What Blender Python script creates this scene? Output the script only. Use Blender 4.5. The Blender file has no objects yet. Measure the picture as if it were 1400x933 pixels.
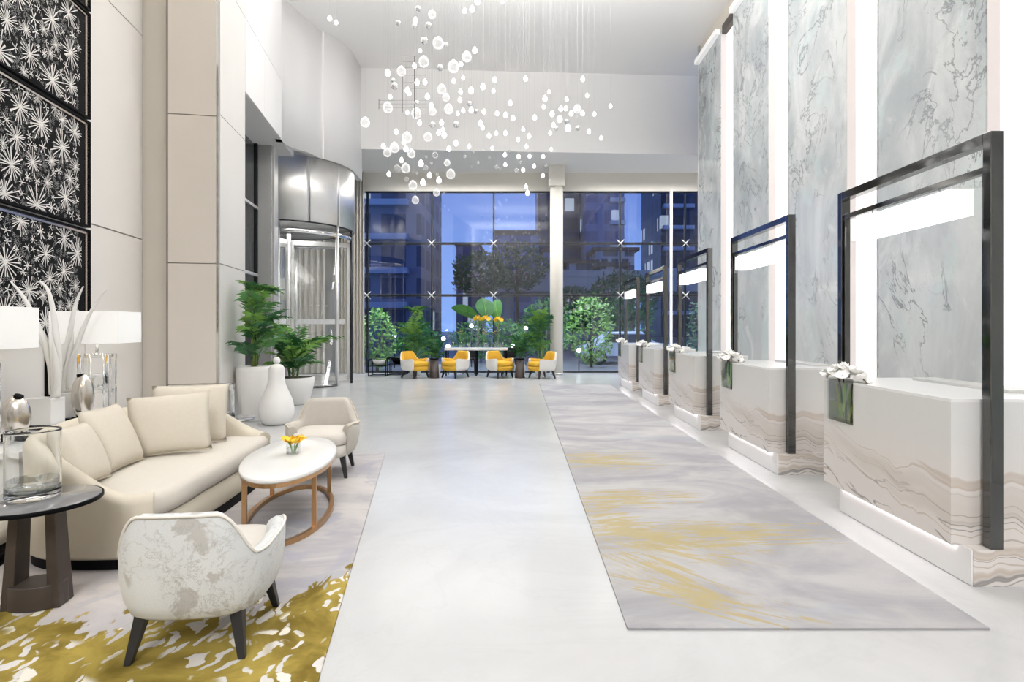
import bpy, bmesh, math, random
from math import pi, sin, cos, radians as R, atan2, sqrt
from mathutils import Vector, Matrix

S = bpy.context.scene
C = S.collection

# ------------------------------------------------------------------ camera
cd = bpy.data.cameras.new('camera'); cam = bpy.data.objects.new('camera', cd); C.objects.link(cam)
cam.location = (0, 0, 1.5); cam.rotation_euler = (pi/2, 0, 0)
cd.sensor_width = 36; cd.lens = 780/1400*36
cd.shift_x = -9/1400; cd.shift_y = -20.5/1400
cd.clip_start = .05; cd.clip_end = 500
S.camera = cam

# ------------------------------------------------------------------ sky
w = bpy.data.worlds.new('dusk_sky'); S.world = w; w.use_nodes = True
wt = w.node_tree; wt.nodes.clear()
wo = wt.nodes.new('ShaderNodeOutputWorld'); wb = wt.nodes.new('ShaderNodeBackground')
wc = wt.nodes.new('ShaderNodeTexCoord'); ws = wt.nodes.new('ShaderNodeSeparateXYZ')
wr = wt.nodes.new('ShaderNodeValToRGB'); wn = wt.nodes.new('ShaderNodeTexNoise'); wm = wt.nodes.new('ShaderNodeMath')
wn.inputs['Scale'].default_value = 3; wn.inputs['Detail'].default_value = 5
wm.operation = 'MULTIPLY_ADD'; wm.inputs[1].default_value = .3
wt.links.new(wc.outputs['Generated'], ws.inputs[0]); wt.links.new(wc.outputs['Generated'], wn.inputs['Vector'])
wt.links.new(wn.outputs['Fac'], wm.inputs[0]); wt.links.new(ws.outputs['Z'], wm.inputs[2])
wt.links.new(wm.outputs[0], wr.inputs['Fac'])
e = wr.color_ramp.elements
e[0].position = .1; e[0].color = (.27, .47, .95, 1)
e[1].position = .75; e[1].color = (.09, .14, .40, 1)
m_ = e.new(.38); m_.color = (.15, .25, .66, 1)
wb.inputs['Strength'].default_value = 1.15
wt.links.new(wr.outputs[0], wb.inputs['Color']); wt.links.new(wb.outputs[0], wo.inputs['Surface'])

# ------------------------------------------------------------------ lamps of the room and garden, with added fill lights
def area(name, loc, sx, sy, power, spread=180, col=(1, 1, 1), rot=(0, 0, 0)):
    l = bpy.data.lights.new(name, 'AREA'); l.shape = 'RECTANGLE'; l.size = sx; l.size_y = sy
    l.energy = power; l.color = col; l.spread = R(spread)
    o = bpy.data.objects.new(name, l); C.objects.link(o); o.location = loc; o.rotation_euler = rot
    return o
WARM = (1, .985, .97)
area('ceiling_light_field', (-.3, 9.9, 8.5), 7.5, 2.6, 135, 180, WARM)
area('ceiling_light_field', (-.3, 3.8, 8.5), 7, 3.6, 18, 125, WARM)
area('added_uplight', (.3, 8.6, 7.3), 5.5, 2.4, 780, 180, WARM, (pi, 0, 0))  # unseen uplights, added to brighten the ceiling and upper walls
area('added_uplight', (.3, 1.5, 7.3), 6, 2.4, 170, 180, WARM, (pi, 0, 0))
area('added_uplight', (-1, -4, 7.3), 6, 2.4, 300, 180, WARM, (pi, 0, 0))  # unseen uplight behind the camera, added as soft frontal fill
area('soffit_fill_light', (-1.9, 17.0, 6.35), 4.2, .8, 190, 150, WARM)  # added under the soffit to brighten the far seating
area('soffit_fill_light', (4.0, 17.0, 6.35), 3.6, .8, 160, 150, WARM)
area('rear_fill_light', (-1.6, -6.2, 8.2), 8, 2, 170, 58, (.97, .98, 1), (R(48), 0, 0))  # unseen fill behind the camera, added to brighten camera-facing sides
area('garden_light', (-2, 21, 5), 8, 2, 520, 160, (.85, .93, 1))
area('garden_light', (5, 24, 6), 8, 2, 620, 160, (.85, .93, 1))
area('drum_downlight', (-6.0, 14.9, 3.9), 1.6, 1.6, 45, 170)
area('vestibule_light', (-8.6, 14.5, 6.2), 2, 8, 160, 170)
vs = S.view_settings
vs.view_transform = 'Standard'; vs.look = 'None'; vs.exposure = 0; vs.gamma = 1; vs.use_curve_mapping = False
S.cycles.max_bounces = 10; S.cycles.diffuse_bounces = 5; S.cycles.glossy_bounces = 5
S.cycles.transmission_bounces = 8; S.cycles.transparent_max_bounces = 16
S.cycles.caustics_reflective = False; S.cycles.caustics_refractive = False
S.cycles.sample_clamp_indirect = 6
S.cycles.use_denoising = True

# ------------------------------------------------------------------ material helpers
class G:
    def __init__(s, name):
        s.m = bpy.data.materials.new(name); s.m.use_nodes = True
        s.t = s.m.node_tree; s.t.nodes.clear(); s.o = s.t.nodes.new('ShaderNodeOutputMaterial')
    def set(s, sock, v):
        if hasattr(v, 'is_output'): s.t.links.new(v, sock)
        elif isinstance(v, tuple) and len(v) == 3 and sock.type == 'RGBA': sock.default_value = (*v, 1)
        else: sock.default_value = v
    def n(s, t, **k):
        d = s.t.nodes.new('ShaderNode'+t)
        for a, v in k.items():
            if hasattr(d, a): setattr(d, a, v)
            else: s.set(d.inputs[a.replace('_', ' ')], v)
        return d
    def ma(s, op, a, b=0., c=0., cl=False):
        d = s.t.nodes.new('ShaderNodeMath'); d.operation = op; d.use_clamp = cl
        for i, v in enumerate((a, b, c)): s.set(d.inputs[i], v)
        return d.outputs[0]
    def pos(s, obj=False):
        return s.n('TexCoord').outputs['Object'] if obj else s.n('NewGeometry').outputs['Position']
    def map(s, v, loc=(0, 0, 0), rot=(0, 0, 0), sc=(1, 1, 1)):
        d = s.n('Mapping'); s.set(d.inputs[0], v); d.inputs[1].default_value = loc; d.inputs[2].default_value = rot; d.inputs[3].default_value = sc
        return d.outputs[0]
    def noise(s, v, sc=1., det=3., ro=.5, dis=0.):
        d = s.n('TexNoise'); s.set(d.inputs['Vector'], v)
        for k, x in (('Scale', sc), ('Detail', det), ('Roughness', ro), ('Distortion', dis)): d.inputs[k].default_value = x
        return d.outputs['Fac']
    def vor(s, v, sc=1., out='Distance', feat='F1', rnd=1.):
        d = s.n('TexVoronoi', feature=feat); s.set(d.inputs['Vector'], v); d.inputs['Scale'].default_value = sc; d.inputs['Randomness'].default_value = rnd
        return d.outputs[out]
    def ss(s, x, a, b):      # smoothstep a..b -> 0..1
        d = s.n('MapRange', interpolation_type='SMOOTHSTEP'); s.set(d.inputs[0], x)
        d.inputs[1].default_value = a; d.inputs[2].default_value = b
        return d.outputs[0]
    def ridge(s, n, wd):     # thin line where the noise crosses one half
        return s.ss(s.ma('ABSOLUTE', s.ma('SUBTRACT', n, .5)), wd, 0.)
    def mix(s, f, a, b):
        d = s.n('Mix', data_type='RGBA'); s.set(d.inputs[0], f); s.set(d.inputs[6], a); s.set(d.inputs[7], b)
        return d.outputs[2]
    def bsdf(s, col=(.8, .8, .8), rough=.5, metal=0., trans=0., spec=.5, ior=1.45, em=None, es=0., bump=None, bs=.2, coat=0., sheen=0.):
        d = s.n('BsdfPrincipled')
        for k, v in (('Base Color', col), ('Roughness', rough), ('Metallic', metal), ('Transmission Weight', trans),
                     ('Specular IOR Level', spec), ('IOR', ior), ('Coat Weight', coat), ('Sheen Weight', sheen), ('Emission Strength', es)):
            s.set(d.inputs[k], v)
        if em is not None: s.set(d.inputs['Emission Color'], em)
        if bump is not None:
            b = s.n('Bump'); b.inputs['Strength'].default_value = bs; b.inputs['Distance'].default_value = .01
            s.set(b.inputs['Height'], bump); s.t.links.new(b.outputs[0], d.inputs['Normal'])
        s.t.links.new(d.outputs[0], s.o.inputs[0]); return s.m

def plain(name, col, rough=.5, metal=0., var=.06, sc=6., bump=0., **k):
    g = G(name); p = g.pos(); n = g.noise(p, sc, 4)
    c = g.mix(n, tuple(max(0, x*(1-var)) for x in col), tuple(min(1, x*(1+var)) for x in col))
    return g.bsdf(c, rough, metal, bump=g.noise(p, sc*20, 2) if bump else None, bs=bump, **k)

M = {}
def floor_mat():
    g = G('white_marble_floor'); p = g.pos()
    n = g.noise(p, .55, 6, .6, 1.2); v = g.ridge(g.noise(p, .9, 8, .62, 1.5), .03); q = g.noise(p, 2.2, 5)
    c = g.mix(g.ss(n, .3, .7), (.48, .48, .48), (.55, .555, .555))
    c = g.mix(g.ma('MULTIPLY', v, .12), c, (.42, .41, .40))
    c = g.mix(g.ma('MULTIPLY', g.ss(q, .55, .8), .25), c, (.55, .54, .525))
    return g.bsdf(c, .2, spec=.3)
M['floor'] = floor_mat()
M['wall'] = plain('white_paint', (.86, .85, .84), .6, var=.015, sc=1)
M['ceil'] = plain('ceiling_paint', (.86, .85, .835), .7, var=.01, sc=1)
M['cream'] = plain('cream_paint', (.78, .75, .68), .6, var=.02, sc=1)
M['stone'] = plain('cream_wall_stone', (.76, .735, .70), .33, var=.03, sc=1.3)
M['stone_tan'] = plain('tan_pillar_stone', (.72, .66, .59), .33, var=.03, sc=1.3)
M['stone_grey'] = plain('greige_stone', (.66, .61, .54), .4, var=.03, sc=1.3)
M['blush'] = plain('blush_stone_edge', (.74, .69, .675), .35, var=.02)
M['joint'] = plain('dark_joint', (.28, .25, .22), .7)

def slab_mat():
    g = G('grey_veined_marble'); p = g.pos(); r = g.map(p, sc=(1, 1, .62))
    sp = g.n('SeparateXYZ'); g.set(sp.inputs[0], p); z = sp.outputs[2]
    cl = g.noise(r, .75, 7, .62, .9); c2 = g.noise(g.map(p, loc=(3, 7, 1), sc=(1, 1, .8)), 1.5, 6, .6, 1.6)
    vn = g.ridge(g.noise(g.map(p, loc=(9, 2, 4), sc=(1, 1, .7)), 1.0, 6, .6, 1.5), .018)
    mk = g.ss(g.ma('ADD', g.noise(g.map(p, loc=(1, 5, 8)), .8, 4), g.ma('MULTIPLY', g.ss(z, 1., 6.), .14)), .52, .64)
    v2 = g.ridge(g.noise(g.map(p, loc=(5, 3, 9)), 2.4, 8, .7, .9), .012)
    up = g.ss(z, 1.5, 5.5)  # light put into the stone colour: paler towards the foot
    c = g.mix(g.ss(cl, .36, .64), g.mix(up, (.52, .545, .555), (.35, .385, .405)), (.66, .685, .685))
    tq = g.noise(g.map(p, loc=(6, 1, 3), sc=(1, 1, .6)), 1.1, 5, .6, 1.2)
    c = g.mix(g.ma('MULTIPLY', g.ss(tq, .52, .66), .6), c, (.56, .665, .66))
    c = g.mix(g.ma('MULTIPLY', g.ss(c2, .54, .70), .7), c, (.72, .745, .735))
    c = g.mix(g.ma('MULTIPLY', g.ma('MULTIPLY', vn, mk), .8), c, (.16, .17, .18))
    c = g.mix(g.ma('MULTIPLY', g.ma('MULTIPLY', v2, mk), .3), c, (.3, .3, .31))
    return g.bsdf(c, .14, spec=.4)
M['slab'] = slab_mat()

def desk_mat():
    g = G('banded_white_marble'); p = g.pos(True)
    sp = g.n('SeparateXYZ'); g.set(sp.inputs[0], p); y, z = sp.outputs[1], sp.outputs[2]
    wv = g.noise(g.map(p, sc=(1.1, 1.1, .6)), 1.5, 3, .5, .3)
    zz = g.ma('ADD', z, g.ma('MULTIPLY', wv, .42)); zz = g.ma('SUBTRACT', zz, g.ma('MULTIPLY', y, .2))
    cv = g.n('CombineXYZ'); g.set(cv.inputs[0], g.ma('MULTIPLY', zz, 2.6)); g.set(cv.inputs[1], g.ma('MULTIPLY', y, .3))
    n1 = g.noise(cv.outputs[0], 1., 3.2, .55, .1)
    cv2 = g.n('CombineXYZ'); g.set(cv2.inputs[0], g.ma('MULTIPLY', zz, 4.2)); g.set(cv2.inputs[1], g.ma('MULTIPLY', y, .6)); cv2.inputs[2].default_value = 4
    n2 = g.noise(cv2.outputs[0], 1., 3.5, .55, .15)
    low = g.ss(z, .92, .45); lower = g.ss(z, .62, .28)
    c = g.mix(g.ss(z, .5, .95), (.74, .70, .665), (.70, .70, .685))
    c = g.mix(g.ma('MULTIPLY', g.ma('MULTIPLY', g.ss(n1, .5, .62), low), .38), c, (.5, .43, .36))
    c = g.mix(g.ma('MULTIPLY', g.ma('MULTIPLY', g.ridge(n1, .012), low), .6), c, (.42, .3, .2))
    c = g.mix(g.ma('MULTIPLY', g.ma('MULTIPLY', g.ridge(n2, .014), lower), .75), c, (.2, .18, .175))
    return g.bsdf(c, .16, spec=.4)
M['desk'] = desk_mat()
M['top_white'] = plain('white_counter_top', (.84, .84, .83), .2, var=.01)

def rug_right():
    g = G('grey_rug_gold_strokes'); p = g.pos()
    sp = g.n('SeparateXYZ'); g.set(sp.inputs[0], p); x, y = sp.outputs[0], sp.outputs[1]
    a = g.noise(g.map(p, rot=(0, 0, .25), sc=(.8, 1.5, 1)), .8, 6, .6, 1.3); b = g.noise(g.map(p, loc=(4, 1, 0), rot=(0, 0, .5), sc=(.5, 1.6, 1)), 1.1, 5, .6, 1.0)
    c = g.mix(g.ss(a, .32, .7), (.29, .285, .30), (.42, .41, .41))
    c = g.mix(g.ma('MULTIPLY', g.ss(b, .56, .66), .45), c, (.31, .33, .37))
    c = g.mix(g.ma('MULTIPLY', g.ss(g.noise(p, 1.6, 4), .52, .72), .35), c, (.52, .50, .48))
    def blob(cx, cy, rx, ry, ang):
        m = g.map(p, loc=(-cx, -cy, 0)); m = g.map(m, rot=(0, 0, -ang)); m = g.map(m, sc=(1/rx, 1/ry, 0))
        ln = g.n('VectorMath', operation='LENGTH'); g.set(ln.inputs[0], m)
        st = g.noise(g.map(g.map(p, rot=(0, 0, -ang)), sc=(1.5, 24, 1)), 1., 4, .7, .9)
        f = g.ss(g.ma('ADD', ln.outputs['Value'], g.ma('MULTIPLY', g.ma('SUBTRACT', st, .5), 5.2)), 1.0, .55)
        s2 = g.noise(g.map(g.map(p, loc=(cx, 3, 0), rot=(0, 0, -ang-.12)), sc=(2.6, 17, 1)), 1., 4, .6, 1.1)
        return g.ma('MULTIPLY', f, g.ss(s2, .40, .50))
    bl = None
    for t in ((1.0, 6.35, .55, .42, .0), (.95, 4.95, .5, .22, .03), (1.35, 4.05, .75, .3, .06), (1.0, 3.9, .5, .22, -.6), (.84, 3.5, .4, .16, -.9),
              (.98, 3.12, .45, .15, -.55), (.72, 4.3, .22, .5, .2)):
        f = blob(*t); bl = f if bl is None else g.ma('MAXIMUM', bl, f)
    gold = g.mix(g.noise(p, 5, 3), (.33, .27, .115), (.43, .355, .19))
    c = g.mix(g.ma('MULTIPLY', bl, .85), c, gold)
    return g.bsdf(c, .85, spec=.1, bump=g.noise(p, 260, 2), bs=.25)
M['rug_right'] = rug_right()

def rug_left():
    g = G('grey_rug_gold_coral'); p = g.map(g.pos(), loc=(.83, -2.4, 0), rot=(0, 0, 0))
    sp = g.n('SeparateXYZ'); g.set(sp.inputs[0], g.pos()); x, y = sp.outputs[0], sp.outputs[1]
    a = g.noise(g.map(p, rot=(0, 0, .35), sc=(.8, 1.6, 1)), .9, 6, .6, 1.4)
    c = g.mix(g.ss(a, .35, .68), (.36, .345, .36), (.52, .495, .475))
    c = g.mix(g.ma('MULTIPLY', g.ss(g.noise(g.map(p, loc=(3, 3, 0)), 1.2, 5, .6, 1.5), .54, .6), .55), c, (.32, .325, .37))
    c = g.mix(g.ma('MULTIPLY', g.ss(x, -1.9, -2.6), .35), c, (.62, .53, .45))
    # gold coral: solid near the front, branching lobes at its upper edge
    br = g.noise(g.map(p, sc=(1, .7, 1)), 2.6, 4, .5, .9); fine = g.noise(g.map(p, loc=(7, 2, 0), sc=(1.3, .75, 1)), 6.5, 3, .5, 1.2)
    fing = g.noise(g.map(p, loc=(1, 4, 0), rot=(0, 0, -.2), sc=(13, 3.2, 1)), 1., 3, .5, .8)
    edge = g.ma('ADD', g.ma('MULTIPLY', br, 1.0), g.ma('MULTIPLY_ADD', fing, 1.15, g.ma('MULTIPLY', fine, .3)))
    lim = g.ma('ADD', g.ma('MULTIPLY', g.ss(x, -1.5, -1.05), .62), 1.80)   # the coral climbs higher at the aisle side
    s = g.ma('SUBTRACT', g.ma('ADD', lim, edge), y)
    gm = g.ss(s, .14, .2)
    wp = g.n('VectorMath', operation='MULTIPLY_ADD'); nz = g.n('TexNoise'); g.set(nz.inputs['Vector'], p); nz.inputs['Scale'].default_value = 5; nz.inputs['Detail'].default_value = 3
    g.set(wp.inputs[0], nz.outputs['Color']); wp.inputs[1].default_value = (.28, .28, 0); g.set(wp.inputs[2], p); p2 = wp.outputs[0]
    vd = g.vor(g.map(p2, rot=(0, 0, .5), sc=(17, 7, 1)), 1.); hole = g.ss(vd, .40, .34)
    sel = g.ss(g.noise(g.map(p, loc=(2, 9, 0)), 2.6, 2), .42, .5)
    vd2 = g.vor(g.map(p2, loc=(5, 5, 0), rot=(0, 0, -.5), sc=(10, 4.6, 1)), 1.); hole2 = g.ss(vd2, .34, .29)
    sel2 = g.ss(g.noise(g.map(p, loc=(12, 3, 0)), 2., 2), .47, .52)
    hc = g.mix(g.noise(p, 5, 2), (.72, .68, .6), (.5, .49, .53))
    gold = g.mix(g.ss(g.noise(p, 2.2, 4, .6, 1.), .35, .68), (.155, .11, .02), (.37, .28, .065))
    gold = g.mix(g.ma('MULTIPLY', hole, sel), gold, hc); gold = g.mix(g.ma('MULTIPLY', hole2, sel2), gold, (.74, .70, .62))
    c = g.mix(gm, c, gold)
    return g.bsdf(c, .9, spec=.1, bump=g.noise(p, 260, 2), bs=.3)
M['rug_left'] = rug_left()

def distressed():
    g = G('distressed_grey_velvet'); p = g.pos(True)
    a = g.noise(p, 4.4, 8, .64, .5); mk = g.noise(g.map(p, loc=(3, 1, 2)), 3.2, 3, .5, .4); b = g.noise(g.map(p, loc=(8, 5, 2)), 9, 6, .68, .5)
    c = g.mix(g.ss(g.noise(p, 2, 3), .35, .7), (.60, .61, .605), (.70, .71, .705))
    pat = g.ma('MULTIPLY', g.ss(a, .54, .58), g.ss(mk, .47, .53))
    c = g.mix(g.ma('MULTIPLY', pat, .7), c, (.40, .375, .345))
    c = g.mix(g.ma('MULTIPLY', g.ma('MULTIPLY', g.ridge(b, .02), g.ss(mk, .4, .5)), .6), c, (.36, .34, .32))
    return g.bsdf(c, .75, spec=.2, sheen=.2, bump=g.noise(p, 200, 2), bs=.15)
M['distressed'] = distressed()
M['taupe'] = plain('taupe_upholstery', (.50, .47, .42), .85, var=.05, sc=30, bump=.2, spec=.2)
M['taupe_light'] = plain('pale_taupe_upholstery', (.62, .585, .53), .85, var=.04, sc=30, bump=.2, spec=.2)
M['sofa'] = plain('cream_sofa_fabric', (.62, .565, .465), .85, var=.03, sc=25, bump=.2, spec=.2)
M['sofa_seat'] = plain('cream_seat_fabric', (.63, .59, .525), .85, var=.03, sc=25, bump=.2, spec=.2)
M['pillow'] = plain('cream_pillow_linen', (.645, .595, .50), .9, var=.04, sc=40, bump=.3, spec=.15)
M['pipe'] = plain('cream_piping', (.56, .50, .40), .8)
M['pipe_white'] = plain('pale_piping', (.74, .71, .66), .8)
M['yellow'] = plain('saffron_upholstery', (.62, .36, .04), .8, var=.05, sc=20, spec=.2)
M['white_fab'] = plain('white_upholstery', (.78, .76, .72), .8, var=.03, spec=.2)
M['black_wood'] = plain('black_stained_wood', (.022, .022, .024), .4, var=.3, sc=18)
M['dark_wood'] = plain('dark_walnut', (.055, .042, .036), .42, var=.35, sc=14)
M['brass'] = plain('brushed_bronze', (.50, .30, .15), .3, .9, var=.08, sc=20)
M['chrome_dark'] = plain('black_polished_steel', (.15, .15, .148), .06, 1., var=.02)
M['steel'] = plain('brushed_steel', (.82, .81, .79), .38, .9, var=.04)
M['chrome'] = plain('polished_chrome', (.8, .8, .8), .08, 1., var=.01)
M['silver'] = plain('satin_silver', (.66, .62, .57), .22, 1., var=.04)
M['black'] = plain('black_lacquer', (.006, .006, .007), .5, spec=.06)
M['black_frame'] = plain('black_aluminium', (.015, .016, .02), .35)
M['white_gloss'] = plain('white_lacquer', (.82, .815, .80), .25, var=.015)
M['white_matte'] = plain('white_plaster', (.80, .79, .765), .55, var=.02)
M['grey_metal'] = plain('grey_door_metal', (.42, .42, .415), .45, .3, var=.04)
M['curtain'] = plain('greige_curtain', (.55, .52, .46), .85, var=.05, sc=3)
M['leaf'] = plain('palm_green', (.075, .235, .055), .45, var=.45, sc=5)
M['leaf_dark'] = plain('deep_green', (.03, .135, .04), .45, var=.45, sc=5)
M['leaf_light'] = plain('fresh_green', (.17, .36, .06), .45, var=.4, sc=6)
M['stem'] = plain('palm_stem', (.22, .30, .08), .5, var=.3)
M['soil'] = plain('dark_soil', (.04, .03, .022), .9, var=.5, sc=40)
M['fleck'] = plain('grey_print', (.30, .30, .30), .7)
M['petal'] = plain('white_petal', (.9, .895, .87), .6, var=.03)
M['petal_yellow'] = plain('yellow_petal', (.86, .56, .04), .6, var=.12, sc=30)
M['paving'] = plain('wet_paving', (.16, .17, .19), .35, var=.2, sc=1)
M['concrete'] = plain('pale_concrete', (.5, .5, .47), .7, var=.12, sc=.6)
M['trunk'] = plain('tree_bark', (.10, .08, .06), .8, var=.3)
M['car_paint'] = plain('blue_grey_car_paint', (.62, .70, .88), .15, .1)
M['tyre'] = plain('tyre_rubber', (.015, .015, .015), .8)

def emit(name, col, st):
    g = G(name); n = g.noise(g.pos(), 2, 2)
    return g.bsdf((.8, .8, .8), .5, em=g.mix(n, col, tuple(min(1, c*1.02) for c in col)), es=st)
M['shade'] = emit('lit_lamp_shade', (1, .97, .9), .28)
M['light_panel'] = emit('lit_white_acrylic', (1, 1, 1), 1.5)
M['led'] = emit('led_strip', (1, .90, .94), 6.)
M['garden_globe'] = emit('lit_globe', (.92, .97, 1), 3.)
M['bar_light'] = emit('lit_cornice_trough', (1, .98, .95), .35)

def onyx():
    g = G('backlit_onyx'); p = g.pos(); n = g.noise(g.map(p, sc=(6, 14, .5)), 1., 5, .6)
    c = g.mix(g.ss(n, .35, .7), (.88, .84, .86), (1, .985, .97))
    return g.bsdf((.8, .78, .77), .3, em=c, es=.85)
M['onyx'] = onyx()

def glassy(name, tint=(.985, .99, .985), extra=.04, rough=0.):
    g = G(name); t = g.n('BsdfTransparent', Color=tint); gl = g.n('BsdfGlossy', Roughness=rough)
    fc = g.n('LayerWeight'); fc.inputs[0].default_value = .5
    f = g.ma('MULTIPLY_ADD', g.ma('POWER', fc.outputs['Facing'], 5.), .9, .04+extra, cl=True)
    # both sides of a sheet reflect by the angle alone
    mx = g.n('MixShader'); g.set(mx.inputs[0], f)
    g.t.links.new(t.outputs[0], mx.inputs[1]); g.t.links.new(gl.outputs[0], mx.inputs[2]); g.t.links.new(mx.outputs[0], g.o.inputs[0])
    return g.m
M['glass'] = glassy('clear_glass')
M['pane'] = glassy('window_glass', (.82, .89, .98), .065)
M['dark_pane'] = glassy('dark_glass', (.25, .28, .3), .06)
def solid_glass(name, col, rough=0.):
    g = G(name); n = g.noise(g.pos(), 3, 2)
    return g.bsdf(g.mix(n, col, tuple(min(1, c*1.01) for c in col)), rough, trans=1., ior=1.45)
M['crystal'] = solid_glass('crystal_glass', (.97, .98, .98))
M['smoked'] = plain('smoked_glass_top', (.16, .16, .165), .04, spec=.8, var=.05)
M['water'] = glassy('water', (.96, .98, .975), .08)
M['vase_water'] = glassy('green_vase_water', (.93, .95, .70), .04)
M['wire'] = plain('thin_wire', (.5, .5, .5), .6)
def bubble(name, es, alpha):
    g = G(name); n = g.noise(g.pos(), 25, 3)
    lw = g.n('LayerWeight'); lw.inputs[0].default_value = .35
    body = g.n('BsdfPrincipled'); g.set(body.inputs['Base Color'], g.mix(n, (.86, .86, .85), (.95, .95, .95)))
    body.inputs['Roughness'].default_value = .12
    g.set(body.inputs['Emission Color'], (1, 1, 1)); body.inputs['Emission Strength'].default_value = es
    t = g.n('BsdfTransparent'); mx = g.n('MixShader')
    g.set(mx.inputs[0], g.ma('ADD', g.ma('MULTIPLY', lw.outputs['Facing'], .6), alpha, cl=True))
    g.t.links.new(t.outputs[0], mx.inputs[1]); g.t.links.new(body.outputs[0], mx.inputs[2]); g.t.links.new(mx.outputs[0], g.o.inputs[0])
    return g.m
M['bubble'] = bubble('lit_blown_glass', .45, .2)
M['drop'] = bubble('lit_frosted_drop', 1.7, .65)
M['faint'] = bubble('clear_blown_glass', .03, .08)

def facade(name, wall, glass, sx, sz, lit):
    g = G(name); p = g.pos(); sp = g.n('SeparateXYZ'); g.set(sp.inputs[0], p)
    u = g.ma('FRACT', g.ma('MULTIPLY', g.ma('ADD', sp.outputs[0], sp.outputs[1]), sx)); v = g.ma('FRACT', g.ma('MULTIPLY', sp.outputs[2], sz))
    wdw = g.ma('MULTIPLY', g.ma('GREATER_THAN', u, .3), g.ma('GREATER_THAN', v, .35))
    cell = g.n('TexWhiteNoise', noise_dimensions='3D')
    fl = g.n('VectorMath', operation='FLOOR'); g.set(fl.inputs[0], g.map(p, sc=(sx, sx, sz))); g.set(cell.inputs['Vector'], fl.outputs[0])
    on = g.ma('MULTIPLY', wdw, g.ma('GREATER_THAN', cell.outputs['Value'], 1-lit))
    c = g.mix(wdw, wall, glass)
    return g.bsdf(c, .4, em=(.75, .85, 1), es=g.ma('MULTIPLY', on, .5))
M['tower_dark'] = facade('dark_tower_facade', (.03, .045, .11), (.015, .02, .05), .35, .33, .12)
M['tower_blue'] = facade('blue_tower_facade', (.12, .2, .42), (.05, .10, .28), .3, .33, .10)
M['tower_grey'] = facade('grey_tower_facade', (.25, .25, .33), (.08, .09, .15), .3, .33, .05)
M['house'] = facade('villa_facade', (.45, .47, .55), (.08, .09, .14), .4, .35, .1)
M['roof'] = plain('dark_roof', (.07, .05, .06), .7)
M['balcony'] = plain('balcony_white', (.5, .56, .68), .5)

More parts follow.
